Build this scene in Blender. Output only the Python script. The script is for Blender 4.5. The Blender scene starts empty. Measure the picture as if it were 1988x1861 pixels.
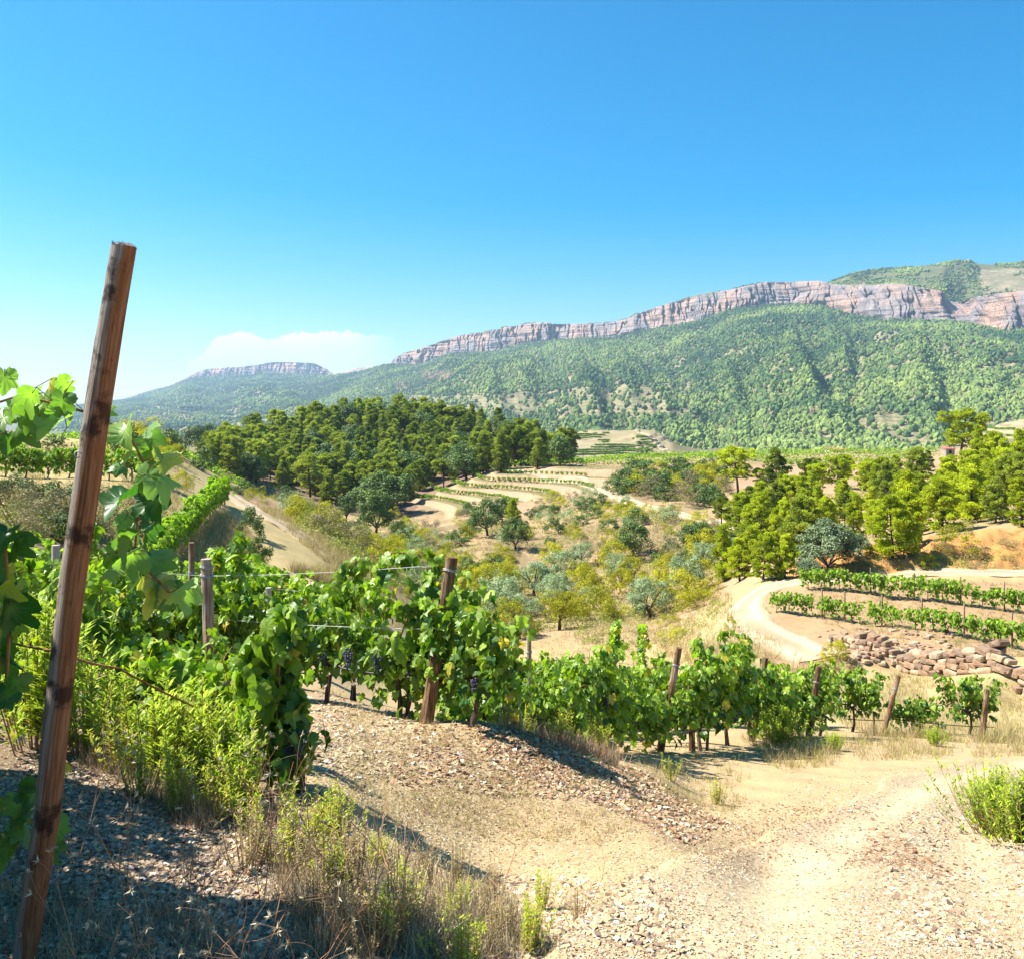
import bpy, math, random
import numpy as np
from mathutils import Vector, Matrix

C = bpy.context.scene.collection
SC = bpy.context.scene
R = math.radians
EYE = 1.6
F, U0, V0 = 1785.0, 994.0, 800.0      # survey of the place: bearing / depression figures, true horizon at 800

# ------------------------------------------------------------------ camera, sky, sun, exposure
cam_d = bpy.data.cameras.new('camera'); cam = bpy.data.objects.new('camera', cam_d); C.objects.link(cam)
cam.location = (0, 0, EYE)
cam.rotation_euler = (R(90), 0, 0); cam_d.shift_y = -(930.5 - V0) / 1988
cam_d.sensor_width = 36; cam_d.lens = 36 * F / 1988
cam_d.clip_start = .05; cam_d.clip_end = 60000
SC.camera = cam

SUN_EL, SUN_AZ = 51.0, -82.0           # azimuth from +Y (the view), negative = to the left
w = bpy.data.worlds.new('World'); SC.world = w; w.use_nodes = True
nt = w.node_tree; nt.nodes.clear()
def N(nt, t, **k):
    n = nt.nodes.new(t)
    for a, b in k.items(): setattr(n, a, b)
    return n
def L(nt, a, b): nt.links.new(a, b)
sky = N(nt, 'ShaderNodeTexSky'); sky.sky_type = 'NISHITA'; sky.sun_disc = False
sky.sun_elevation = R(SUN_EL); sky.sun_rotation = R(SUN_AZ)
sky.air_density = 1.0; sky.dust_density = .65; sky.ozone_density = 2.6; sky.altitude = 300
hs = N(nt, 'ShaderNodeHueSaturation'); hs.inputs['Hue'].default_value = .49; hs.inputs['Saturation'].default_value = 1.68; hs.inputs['Value'].default_value = .90
L(nt, sky.outputs[0], hs.inputs['Color'])
# the one bank of cumulus low over the far ridge
tc = N(nt, 'ShaderNodeTexCoord'); sx = N(nt, 'ShaderNodeSeparateXYZ'); L(nt, tc.outputs['Generated'], sx.inputs[0])
def M(nt, op, a, b=None, clamp=False):
    n = N(nt, 'ShaderNodeMath', operation=op); n.use_clamp = clamp
    for i, q in enumerate((a, b)):
        if q is None: continue
        if isinstance(q, (int, float)): n.inputs[i].default_value = q
        else: L(nt, q, n.inputs[i])
    return n.outputs[0]
az = M(nt, 'ARCTAN2', sx.outputs[0], sx.outputs[1])
el = M(nt, 'ARCSINE', sx.outputs[2])
# cloud outline: height of the top as a function of bearing
crv = N(nt, 'ShaderNodeFloatCurve')
a0, a1 = -.36, -.12
L(nt, M(nt, 'DIVIDE', M(nt, 'SUBTRACT', az, a0), a1 - a0, True), crv.inputs['Value'])
cm = crv.mapping.curves[0]
prof = [(0, .0), (.06, .3), (.10, .62), (.16, .77), (.23, .94), (.33, .99), (.42, .89), (.49, .97), (.74, 1.0), (.92, .98), (1, .95)]
cm.points[0].location = prof[0]; cm.points[1].location = prof[-1]
for p in prof[1:-1]: cm.points.new(*p)
crv.mapping.update()
cmb = N(nt, 'ShaderNodeCombineXYZ'); L(nt, az, cmb.inputs[0]); L(nt, el, cmb.inputs[1])
nz = N(nt, 'ShaderNodeTexNoise'); nz.inputs['Scale'].default_value = 75; nz.inputs['Detail'].default_value = 6; nz.inputs['Roughness'].default_value = .6
L(nt, cmb.outputs[0], nz.inputs['Vector'])
top = M(nt, 'ADD', M(nt, 'MULTIPLY', crv.outputs[0], .0845), M(nt, 'MULTIPLY', M(nt, 'SUBTRACT', nz.outputs[0], .5), .022))
edge = M(nt, 'DIVIDE', M(nt, 'SUBTRACT', top, el), .0016, True)
bot = M(nt, 'DIVIDE', M(nt, 'SUBTRACT', el, .030), .06, True)
fr = M(nt, 'DIVIDE', M(nt, 'SUBTRACT', -.125, az), .05, True)
n2 = N(nt, 'ShaderNodeTexNoise'); n2.inputs['Scale'].default_value = 22; n2.inputs['Detail'].default_value = 4
L(nt, cmb.outputs[0], n2.inputs['Vector'])
soft = M(nt, 'ADD', .55, M(nt, 'MULTIPLY', n2.outputs[0], .7))
mask = M(nt, 'MULTIPLY', M(nt, 'MULTIPLY', M(nt, 'MULTIPLY', edge, bot), fr), soft)
mask = M(nt, 'MULTIPLY', mask, .9, True)
mx = N(nt, 'ShaderNodeMix', data_type='RGBA'); L(nt, mask, mx.inputs[0]); L(nt, hs.outputs[0], mx.inputs[6])
mx.inputs[7].default_value = (7.2, 6.9, 7.3, 1)
bg = N(nt, 'ShaderNodeBackground'); bg.inputs['Strength'].default_value = .082
L(nt, mx.outputs[2], bg.inputs['Color'])
wo = N(nt, 'ShaderNodeOutputWorld'); L(nt, bg.outputs[0], wo.inputs['Surface'])

sd = bpy.data.lights.new('sun', 'SUN'); so = bpy.data.objects.new('sun', sd); C.objects.link(so)
sd.energy = 5.0; sd.angle = R(.5); sd.color = (1, .95, .86)
el_, az_ = R(SUN_EL), R(SUN_AZ)
sdir = Vector((math.sin(az_) * math.cos(el_), math.cos(az_) * math.cos(el_), math.sin(el_)))
so.rotation_euler = (-sdir).to_track_quat('-Z', 'Y').to_euler()
SC.view_settings.view_transform = 'Standard'; SC.view_settings.look = 'None'
SC.view_settings.exposure = 1.42; SC.view_settings.gamma = 1
SC.render.film_transparent = False
SC.cycles.max_bounces = 5; SC.cycles.diffuse_bounces = 1; SC.cycles.transmission_bounces = 3; SC.cycles.glossy_bounces = 1
SC.cycles.volume_bounces = 0; SC.cycles.transparent_max_bounces = 4
SC.cycles.use_denoising = True; SC.cycles.denoiser = 'OPENIMAGEDENOISE'; SC.cycles.denoising_input_passes = 'RGB_ALBEDO_NORMAL'; SC.cycles.denoising_prefilter = 'ACCURATE'

# ------------------------------------------------------------------ numpy helpers
rng = np.random.default_rng(7)
random.seed(7)
def _h(ix, iy, iz, s):
    n = (ix.astype(np.int64) * 374761393 + iy.astype(np.int64) * 668265263 + iz.astype(np.int64) * 2147483647 + s * 1274126177) & 0xFFFFFFFF
    n = ((n ^ (n >> 13)) * 1274126177) & 0xFFFFFFFF
    n = (n ^ (n >> 16)) & 0xFFFFFFFF
    n = (n * 2654435761) & 0xFFFFFFFF
    return ((n ^ (n >> 15)) & 0xFFFFFF) / float(0xFFFFFF)
def vn(x, y, z=None, s=0):
    x = np.asarray(x, float); y = np.asarray(y, float); z = np.zeros_like(x) if z is None else np.asarray(z, float)
    ix, iy, iz = np.floor(x), np.floor(y), np.floor(z)
    fx, fy, fz = x - ix, y - iy, z - iz
    fx, fy, fz = (t * t * (3 - 2 * t) for t in (fx, fy, fz))
    r = 0
    for dx in (0, 1):
        for dy in (0, 1):
            for dz in (0, 1):
                r = r + _h(ix + dx, iy + dy, iz + dz, s) * (fx if dx else 1 - fx) * (fy if dy else 1 - fy) * (fz if dz else 1 - fz)
    return r * 2 - 1
def fbm(x, y, z=None, o=4, s=0, g=.5):
    r, a, f = 0, 1, 1
    for i in range(o):
        r = r + a * vn(np.asarray(x) * f, np.asarray(y) * f, None if z is None else np.asarray(z) * f, s + i * 17)
        a *= g; f *= 2.03
    return r
def ss(a, b, x):
    t = np.clip((x - a) / (b - a), 0, 1); return t * t * (3 - 2 * t)
def pchip(xs, ys, x):
    xs = np.asarray(xs, float); ys = np.asarray(ys, float); x = np.clip(x, xs[0], xs[-1])
    h = np.diff(xs); d = np.diff(ys) / h; m = np.zeros_like(ys)
    for i in range(1, len(xs) - 1):
        if d[i-1] * d[i] > 0:
            w1, w2 = 2*h[i] + h[i-1], h[i] + 2*h[i-1]
            m[i] = (w1 + w2) / (w1 / d[i-1] + w2 / d[i])
    m[0], m[-1] = d[0], d[-1]
    k = np.clip(np.searchsorted(xs, x) - 1, 0, len(h) - 1)
    t = (x - xs[k]) / h[k]
    return ((2*t**3 - 3*t**2 + 1) * ys[k] + (t**3 - 2*t**2 + t) * h[k] * m[k] + (-2*t**3 + 3*t**2) * ys[k+1] + (t**3 - t**2) * h[k] * m[k+1])

def mesh_np(name, V, Fc, mat=None, col=None, smooth=False, mats=None, mi=None):
    """V Nx3, Fc MxK (K = 3 or 4) or a list of such arrays; col per vertex Nx3"""
    fl = Fc if isinstance(Fc, list) else [Fc]
    fl = [np.asarray(f, np.int32) for f in fl if len(f)]
    me = bpy.data.meshes.new(name)
    V = np.ascontiguousarray(V, np.float32)
    me.vertices.add(len(V)); me.vertices.foreach_set('co', V.ravel())
    li = np.concatenate([f.ravel() for f in fl]); tot = np.concatenate([np.full(len(f), f.shape[1], np.int32) for f in fl])
    st = np.concatenate([[0], np.cumsum(tot)[:-1]]).astype(np.int32)
    me.loops.add(len(li)); me.loops.foreach_set('vertex_index', li)
    me.polygons.add(len(tot)); me.polygons.foreach_set('loop_start', st); me.polygons.foreach_set('loop_total', tot)
    if mi is not None: me.polygons.foreach_set('material_index', np.asarray(mi, np.int32))
    me.update(calc_edges=True)
    me.polygons.foreach_set('use_smooth', np.full(len(tot), smooth))
    if col is not None:
        a = me.attributes.new('tint', 'FLOAT_COLOR', 'POINT')
        c4 = np.ones((len(V), 4), np.float32); c4[:, :3] = col
        a.data.foreach_set('color', c4.ravel())
    for m_ in (mats or ([mat] if mat else [])): me.materials.append(m_)
    return me
def obj(name, me, parent=None, loc=None):
    o = bpy.data.objects.new(name, me); C.objects.link(o)
    if parent is not None: o.parent = parent
    if loc is not None: o.location = loc
    return o
def tag(o, label=None, cat=None, group=None, kind=None):
    if label: o['label'] = label
    if cat: o['category'] = cat
    if group: o['group'] = group
    if kind: o['kind'] = kind
    return o
def empty(name, loc=(0, 0, 0), rz=0):
    o = bpy.data.objects.new(name, None); C.objects.link(o); o.location = loc; o.rotation_euler = (0, 0, rz); o.empty_display_size = .2
    return o
class B:
    """collects pieces, builds ONE mesh"""
    def __init__(s): s.v = []; s.f = {3: [], 4: []}; s.c = []; s.n = 0
    def add(s, v, f, c=None):
        v = np.asarray(v, float).reshape(-1, 3)
        for k in (f if isinstance(f, list) else [f]):
            k = np.asarray(k, int)
            if len(k): s.f[k.shape[1]].append(k + s.n)
        c = np.full((len(v), 3), .5) if c is None else np.broadcast_to(np.asarray(c, float), (len(v), 3))
        s.v.append(v); s.c.append(c); s.n += len(v); return s
    def mesh(s, name, mat, smooth=False):
        fs = [np.concatenate(s.f[k]) for k in (3, 4) if s.f[k]]
        return mesh_np(name, np.concatenate(s.v), fs, mat, np.concatenate(s.c), smooth)
def tube(b, pts, rad, seg=6, c=.5, cap=True, rough=0, seed=0):
    pts = [Vector(p) for p in pts]; n = len(pts); rad = rad if hasattr(rad, '__len__') else [rad] * n
    rings = []; up = Vector((0, 0, 1))
    t0 = (pts[1] - pts[0]).normalized(); a = t0.orthogonal().normalized()
    for i, p in enumerate(pts):
        t = (pts[min(i+1, n-1)] - pts[max(i-1, 0)]).normalized()
        a = (a - t * a.dot(t)).normalized(); bb = t.cross(a)
        for k in range(seg):
            th = 2 * math.pi * k / seg
            r = rad[i] * (1 + rough * math.sin(seed + k * 2.7 + i * 1.9) * .6 + rough * random.uniform(-.5, .5))
            q = p + (a * math.cos(th) + bb * math.sin(th)) * r
            rings.append(q)
    V = np.array([tuple(q) for q in rings]); idx = np.arange(n * seg).reshape(n, seg)
    f = np.stack([idx[:-1], np.roll(idx[:-1], -1, 1), np.roll(idx[1:], -1, 1), idx[1:]], -1).reshape(-1, 4)
    fl = [f]
    if cap:
        V = np.vstack([V, tuple(pts[0]), tuple(pts[-1])]); a0, a1 = n * seg, n * seg + 1
        fl.append(np.array([(idx[0][(k+1) % seg], idx[0][k], a0) for k in range(seg)] + [(idx[-1][k], idx[-1][(k+1) % seg], a1) for k in range(seg)]))
    b.add(V, fl, c)
def rotm(ax, ay, az):
    """N rotation matrices, R = Rz*Ry*Rx"""
    ax, ay, az = (np.atleast_1d(np.asarray(t, float)) for t in (ax, ay, az))
    n = max(len(ax), len(ay), len(az)); ax, ay, az = (np.broadcast_to(t, n) for t in (ax, ay, az))
    cx, sx_, cy, sy, cz, sz = np.cos(ax), np.sin(ax), np.cos(ay), np.sin(ay), np.cos(az), np.sin(az)
    Rm = np.empty((n, 3, 3))
    Rm[:, 0, 0] = cz*cy; Rm[:, 0, 1] = cz*sy*sx_ - sz*cx; Rm[:, 0, 2] = cz*sy*cx + sz*sx_
    Rm[:, 1, 0] = sz*cy; Rm[:, 1, 1] = sz*sy*sx_ + cz*cx; Rm[:, 1, 2] = sz*sy*cx - cz*sx_
    Rm[:, 2, 0] = -sy; Rm[:, 2, 1] = cy*sx_; Rm[:, 2, 2] = cy*cx
    return Rm
def scatter(TV, TF, P, Rm, S, col=None):
    """copies of a small template at P; returns V, F, col for one mesh"""
    n, k = len(P), len(TV)
    S = np.asarray(S, float); S = S[:, None] * np.ones(3) if S.ndim == 1 else S
    V = np.einsum('nij,nkj->nki', Rm, TV[None] * S[:, None, :]) + P[:, None]
    Fc = TF[None] + (np.arange(n) * k)[:, None, None]
    c = None if col is None else np.repeat(col, k, 0)
    return V.reshape(-1, 3), Fc.reshape(-1, TF.shape[1]), c

# ------------------------------------------------------------------ materials
MATS = {}
def newmat(name):
    m = bpy.data.materials.new(name); m.use_nodes = True; m.node_tree.nodes.clear(); MATS[name] = m
    return m, m.node_tree
def rgb(c): return (c[0], c[1], c[2], 1)
def mixc(nt, f, a, b, blend='MIX'):
    n = N(nt, 'ShaderNodeMix', data_type='RGBA', blend_type=blend)
    if isinstance(f, (int, float)): n.inputs[0].default_value = f
    else: L(nt, f, n.inputs[0])
    for i, q in ((6, a), (7, b)):
        if isinstance(q, tuple): n.inputs[i].default_value = q if len(q) == 4 else rgb(q)
        else: L(nt, q, n.inputs[i])
    return n.outputs[2]
def noise(nt, scale, detail=4, rough=.55, vec=None, dist=0):
    n = N(nt, 'ShaderNodeTexNoise'); n.inputs['Scale'].default_value = scale; n.inputs['Detail'].default_value = detail
    n.inputs['Roughness'].default_value = rough; n.inputs['Distortion'].default_value = dist
    if vec is not None: L(nt, vec, n.inputs['Vector'])
    return n.outputs[0]
def ramp(nt, f, *stops):
    n = N(nt, 'ShaderNodeValToRGB'); cr = n.color_ramp
    while len(cr.elements) < len(stops): cr.elements.new(.5)
    for e, (p, c) in zip(cr.elements, stops): e.position = p; e.color = rgb(c) if isinstance(c, tuple) else (c, c, c, 1)
    L(nt, f, n.inputs[0]); return n.outputs[0]
def bsdf(nt, col, rough=.8, spec=.2, bump=None, bstr=.3, bdist=.02):
    p = N(nt, 'ShaderNodeBsdfPrincipled')
    if isinstance(col, tuple): p.inputs['Base Color'].default_value = rgb(col)
    else: L(nt, col, p.inputs['Base Color'])
    p.inputs['Roughness'].default_value = rough; p.inputs['Specular IOR Level'].default_value = spec
    if bump is not None:
        bn = N(nt, 'ShaderNodeBump'); bn.inputs['Strength'].default_value = bstr; bn.inputs['Distance'].default_value = bdist
        L(nt, bump, bn.inputs['Height']); L(nt, bn.outputs[0], p.inputs['Normal'])
    return p
def out(nt, sh):
    o = N(nt, 'ShaderNodeOutputMaterial'); L(nt, sh, o.inputs['Surface']); return o
def leafmat(name, dark, light, third=None, trans=.35, tcol=None, spec=.25, rough=.5, rnd=.25):
    """tint.r mixes dark to light, tint.g mixes towards a third colour (dry, red ...)"""
    m, nt = newmat(name)
    at = N(nt, 'ShaderNodeAttribute', attribute_name='tint'); sp = N(nt, 'ShaderNodeSeparateColor'); L(nt, at.outputs['Color'], sp.inputs[0])
    oi = N(nt, 'ShaderNodeObjectInfo')
    f = M(nt, 'ADD', sp.outputs[0], M(nt, 'MULTIPLY', M(nt, 'SUBTRACT', oi.outputs['Random'], .5), rnd * 2), True)
    c = mixc(nt, f, dark, light)
    if third: c = mixc(nt, sp.outputs[1], c, third)
    p = bsdf(nt, c, rough, spec)
    if trans:
        t = N(nt, 'ShaderNodeBsdfTranslucent')
        tc_ = mixc(nt, 1.0, c, tcol or (1.25, 1.5, .45), 'MULTIPLY'); L(nt, tc_, t.inputs['Color'])
        ms = N(nt, 'ShaderNodeMixShader'); ms.inputs[0].default_value = trans
        L(nt, p.outputs[0], ms.inputs[1]); L(nt, t.outputs[0], ms.inputs[2]); out(nt, ms.outputs[0])
    else: out(nt, p.outputs[0])
    return m
# ------------------------------------------------------------------ the land: surveyed profiles along bearings
def Zp(y, z): return (y, z)
def Vp(y, v): return (y, -(v - V0) / F * y)
near = {  # level of the ground below the eye close by, by bearing
}
PROF = {
 -700: [Zp(.5,-1.4),Zp(5,-1.5),Zp(12,-2.4),Zp(22,-3.4),Zp(30,-3.0),Zp(60,-2.0),Zp(120,-4),Zp(260,-14),Zp(600,-38),Zp(1500,-52)],
 0: [Zp(.5,-1.5),Zp(2.6,-1.58),Zp(5,-1.78),Zp(8,-2.45),Zp(10,-2.85),Zp(14,-3.4),Zp(20,-4.1),Zp(27,-4.3),Vp(34,985),Vp(40,955),Vp(49,922),Vp(60,872),Vp(75,852),Zp(120,-4.6),Zp(200,-12),Zp(400,-28),Zp(700,-42),Zp(1500,-52)],
 250: [Zp(.5,-1.5),Zp(2.6,-1.58),Zp(5,-1.9),Zp(8,-2.6),Zp(10,-3.0),Zp(14,-3.8),Zp(20,-4.8),Zp(28,-5.5),Zp(33,-5.7),Vp(36,1050),Vp(41,992),Vp(49,930),Vp(62,890),Vp(100,862),Vp(150,848),Zp(220,-10),Zp(400,-28),Zp(700,-42),Zp(1500,-52)],
 450: [Zp(.5,-1.5),Zp(3,-1.68),Zp(5,-2.0),Zp(8,-2.65),Zp(14,-3.9),Zp(22,-5.2),Zp(34,-6.6),Vp(40,1080),Vp(52,988),Vp(60,972),Vp(75,958),Vp(110,945),Vp(170,935),Vp(200,922),Vp(300,850),Vp(340,838),Zp(430,-18),Zp(800,-42),Zp(1500,-52)],
 600: [Zp(.5,-1.5),Zp(3,-1.7),Zp(4.8,-1.98),Zp(8,-2.6),Zp(14,-4.1),Zp(22,-5.7),Zp(35,-7.2),Vp(52,1045),Vp(60,1028),Vp(72,1015),Zp(110,-13.4),Vp(170,992),Vp(230,925),Vp(300,832),Vp(340,812),Zp(450,-20),Zp(800,-45),Zp(1500,-54)],
 750: [Zp(.5,-1.5),Zp(3,-1.72),Vp(5,1590),Vp(7,1440),Zp(8.5,-2.8),Zp(14,-4.5),Zp(22,-6.7),Zp(35,-9.4),Vp(50,1140),Vp(70,1095),Vp(100,1062),Vp(140,1032),Vp(180,1000),Vp(230,930),Vp(300,830),Vp(340,810),Zp(450,-20),Zp(800,-46),Zp(1500,-54)],
 1000: [Zp(.5,-1.5),Zp(1.5,-1.6),Vp(3.2,1861),Vp(5.5,1640),Vp(7.6,1450),Zp(9,-3.2),Zp(12,-4.3),Zp(15,-5.15),Zp(26,-8.5),Zp(45,-13.3),Vp(70,1225),Vp(85,1180),Vp(100,1120),Vp(120,1060),Vp(145,1015),Vp(175,970),Vp(186,945),Vp(193,918),Vp(205,910),Vp(225,903),Zp(262,-17),Vp(330,840),Zp(450,-25),Zp(800,-46),Zp(1500,-55)],
 1250: [Zp(.5,-1.52),Zp(1.5,-1.62),Vp(3.2,1861),Vp(5.2,1650),Vp(7.5,1545),Vp(9,1500),Vp(12,1460),Vp(14.5,1440),Zp(20,-6.9),Zp(28,-9.4),Zp(45,-13.6),Vp(62,1235),Vp(78,1190),Vp(95,1140),Vp(118,1050),Vp(132,992),Vp(150,962),Vp(176,932),Vp(190,908),Vp(215,898),Vp(260,891),Zp(330,-24),Vp(640,893),Vp(800,835),Zp(900,-24),Zp(1200,-44),Zp(1500,-54)],
 1370: [Zp(.5,-1.54),Zp(1.5,-1.64),Vp(3.2,1861),Vp(5.5,1660),Vp(8.5,1570),Vp(11,1500),Vp(14.5,1440),Zp(20,-6.7),Zp(28,-8.9),Vp(36,1290),Vp(45,1235),Vp(60,1190),Vp(75,1155),Vp(90,1098),Vp(115,1030),Vp(140,985),Vp(176,925),Vp(200,902),Vp(240,890),Vp(270,887),Zp(340,-22),Vp(640,892),Zp(800,-37),Zp(900,-40),Zp(1500,-54)],
 1500: [Zp(.5,-1.55),Zp(1.5,-1.66),Vp(3.3,1861),Vp(6,1690),Vp(8.5,1575),Vp(12,1490),Vp(16.5,1428),Zp(20,-6.9),Zp(26,-8.6),Vp(34,1318),Vp(40,1258),Vp(46,1190),Vp(50,1152),Vp(54,1126),Vp(58,1112),Vp(66,1100),Vp(90,1062),Vp(110,1025),Vp(130,980),Vp(170,928),Vp(200,905),Vp(240,888),Vp(280,884),Zp(350,-22),Zp(700,-38),Zp(1500,-54)],
 1750: [Zp(.5,-1.56),Zp(1.5,-1.68),Vp(3.4,1861),Vp(6,1700),Vp(9,1575),Vp(13,1482),Vp(19,1430),Zp(25,-8.3),Vp(31,1355),Vp(35.8,1300),Vp(36.6,1262),Vp(41,1222),Vp(43.5,1205),Vp(47.5,1163),Vp(51,1130),Vp(54.5,1112),Vp(57,1078),Vp(59.5,1062),Vp(75,1045),Vp(100,1002),Vp(150,935),Vp(200,900),Vp(240,882),Zp(350,-20),Zp(700,-36),Zp(1500,-54)],
 1988: [Zp(.5,-1.58),Zp(1.5,-1.7),Vp(3.5,1861),Vp(6,1720),Vp(9,1590),Vp(12.5,1500),Vp(16.5,1465),Vp(20,1435),Vp(26,1392),Vp(31.2,1362),Vp(32,1300),Vp(37,1262),Vp(40,1232),Vp(44,1190),Vp(49,1140),Vp(53,1111),Vp(56,1074),Vp(58.5,1036),Vp(75,1005),Vp(100,958),Vp(150,905),Vp(200,872),Vp(240,866),Zp(330,-18),Vp(560,862),Vp(760,816),Zp(900,-26),Zp(1500,-52)],
 2600: [Zp(.5,-1.6),Zp(1.5,-1.75),Zp(3.5,-2.2),Zp(6,-3.1),Zp(10,-4.6),Zp(16,-6.2),Zp(26,-8.4),Zp(28,-8.6),Zp(36,-8.8),Zp(50,-8.6),Zp(56,-6.5),Zp(75,-6.5),Zp(100,-6.5),Zp(150,-6),Zp(200,-6),Zp(330,-16),Vp(560,850),Vp(760,800),Zp(900,-20),Zp(1500,-50)],
}
LQ = sorted(PROF); QS = np.array([(u - U0) / F for u in LQ])
NY = 1400; LY = np.linspace(math.log(.5), math.log(1500), NY)
cols_ = np.array([pchip(np.log([p[0] for p in PROF[u]]), [p[1] for p in PROF[u]], LY) for u in LQ])
NQ = 700; QG = np.linspace(QS[0], QS[-1], NQ)
TAB = np.empty((NQ, NY))
for j in range(NY): TAB[:, j] = pchip(QS, cols_[:, j], QG)
def base_h(x, y):
    """smooth surveyed level, relative to the eye"""
    x = np.asarray(x, float); y = np.asarray(y, float)
    yy = np.clip(y, .5, 1499); q = np.clip(x / np.maximum(yy, 1.8), QS[0], QS[-1])
    a = (q - QG[0]) / (QG[1] - QG[0]); b = (np.log(yy) - LY[0]) / (LY[1] - LY[0])
    i = np.clip(np.floor(a).astype(int), 0, NQ - 2); j = np.clip(np.floor(b).astype(int), 0, NY - 2); a = a - i; b = b - j
    z = TAB[i, j] * (1-a) * (1-b) + TAB[i+1, j] * a * (1-b) + TAB[i, j+1] * (1-a) * b + TAB[i+1, j+1] * a * b
    return z - np.clip((y - 1500) / 20000, 0, 1) * 60
STEP = 1.3
def knoll_w(x, y):
    u = x / np.maximum(y, 1) * F + U0
    return ss(740, 800, u) * (1 - ss(1170, 1260, u)) * ss(164, 172, y) * (1 - ss(196, 201, y)) * ss(-19.6, -18.6, base_h(x, y))
def far_w(x, y):
    u = x / np.maximum(y, 1) * F + U0
    return np.maximum(ss(1060, 1085, u) * (1 - ss(1290, 1310, u)), ss(1860, 1890, u)) * ss(560, 600, y) * (1 - ss(800, 840, y))
def stairs(z, st, sharp=.30):
    k = np.floor(z / st); f = z / st - k
    return (k + ss(.5 - sharp/2, .5 + sharp/2, f) ) * st
def far_hill(x, y, z):
    u = x / np.maximum(y, 1) * F + U0
    vt = np.interp(u, [1050, 1070, 1085, 1112, 1180, 1240, 1262, 1285, 1315, 1330], [905, 872, 852, 839, 834, 832, 848, 868, 888, 905]); yt = 790.
    t = np.clip((y - 620) / (yt - 620), 0, 1); v0 = 896
    zt = -(v0 + (vt - v0) * t - V0) / F * y - np.clip(y - yt, 0, 1e4) * .12
    return np.where((y > 560) & (y < 1100) & (u > 1050) & (u < 1330), np.maximum(z, zt), z)
def H(x, y):
    """finished ground level (world z)"""
    x = np.asarray(x, float); y = np.asarray(y, float)
    z = base_h(x, y)
    w1 = knoll_w(x, y); z = z * (1 - w1) + stairs(z, STEP) * w1
    w2 = far_w(x, y); z = far_hill(x, y, z); n_ = fbm(x / 35, y / 35, o=2, s=61) * 1.3; z = z * (1 - w2) + (stairs(z + n_, 2.6) - n_) * w2
    # broken ground
    d = np.clip(y, 1, 400)
    z = z + fbm(x * 1.3, y * 1.3, o=3, s=3) * .018 * (1 - ss(30, 60, y)) + fbm(x / 3.1, y / 3.1, o=3, s=5) * .10 * ss(12, 40, y) + fbm(x / 17, y / 17, o=3, s=9) * (.75 * ss(60, 110, y)) * (1 - .8 * np.maximum(w1, w2))
    z = z + ss(250, 500, y) * (1 - w2) * fbm(x / 60, y / 60, o=3, s=12) * 3.0
    u_ = x / np.maximum(y, 1) * F + U0; z = z + ss(1530, 1600, u_) * ss(53.5, 55.5, y) * (1 - ss(60, 66, y)) * (fbm(x / 2.2, y / 1.6, o=4, s=70, g=.6) * .42)
    # low spoil ridge beside the vine row, between the path and the road
    px, py = [-.35, .55, 1.25, 1.95, 2.3], [8.1, 7.7, 7.4, 6.6, 5.4]
    dist = np.full(x.shape, 9.0)
    if x.size < 40 or np.min(y) < 12:
        for a in range(4):
            ax_, ay_, bx_, by_ = px[a], py[a], px[a+1], py[a+1]
            t = np.clip(((x - ax_) * (bx_ - ax_) + (y - ay_) * (by_ - ay_)) / ((bx_ - ax_)**2 + (by_ - ay_)**2), 0, 1)
            dist = np.minimum(dist, np.hypot(x - ax_ - t * (bx_ - ax_), y - ay_ - t * (by_ - ay_)))
    z = z + .085 * np.exp(-(dist / .45)**2)
    return z + EYE
def h1(x, y): return float(H(np.array([x]), np.array([y]))[0])
def gp(u, y):
    x = (u - U0) / F * y; return Vector((x, y, h1(x, y)))
_YS = np.exp(np.linspace(math.log(1.6), math.log(1450), 2600))
def hit(u, v, ymin=2.0):
    """where the line of sight of a surveyed bearing meets the ground"""
    y = _YS[_YS > ymin]; x = (u - U0) / F * y
    g = H(x, y) - EYE; ray = -(v - V0) / F * y
    k = np.argmax(g >= ray)
    if g[k] < ray[k]: return None
    return Vector((x[k], y[k], g[k] + EYE))
def inpoly(px, py, poly):
    r = np.zeros(len(px), bool); n = len(poly)
    for i in range(n):
        x1, y1 = poly[i]; x2, y2 = poly[(i+1) % n]
        c = ((y1 > py) != (y2 > py)) & (px < (x2 - x1) * (py - y1) / ((y2 - y1) or 1e-9) + x1)
        r ^= c
    return r

# ground material: colours come from what grows or lies there, plus the lower-left shade
m_ground, nt = newmat('ground')
at = N(nt, 'ShaderNodeAttribute', attribute_name='tint'); geo = N(nt, 'ShaderNodeNewGeometry')
pos = geo.outputs['Position']
n1 = noise(nt, 1.7, 8, .7, pos); n2_ = noise(nt, 14, 6, .7, pos); n3 = noise(nt, .12, 6, .6, pos)
vv = N(nt, 'ShaderNodeVectorMath', operation='MULTIPLY'); L(nt, pos, vv.inputs[0]); vv.inputs[1].default_value = (1, .8, 2.2)
vo = N(nt, 'ShaderNodeTexVoronoi'); vo.inputs['Scale'].default_value = 30; L(nt, vv.outputs[0], vo.inputs['Vector'])
vo2 = N(nt, 'ShaderNodeTexVoronoi'); vo2.inputs['Scale'].default_value = 9; vo2.feature = 'F1'; L(nt, vv.outputs[0], vo2.inputs['Vector'])
c = mixc(nt, ramp(nt, n1, (.32, 0.), (.68, 1.)), mixc(nt, .42, at.outputs['Color'], (.10, .07, .045)), at.outputs['Color'])
c = mixc(nt, ramp(nt, n3, (.35, 0.), (.7, .5)), c, mixc(nt, .5, at.outputs['Color'], (.30, .24, .12)))
c = mixc(nt, ramp(nt, vo.outputs['Color'], (.0, .0), (.80, .0), (.88, .22)), c, (.46, .39, .31))
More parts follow.
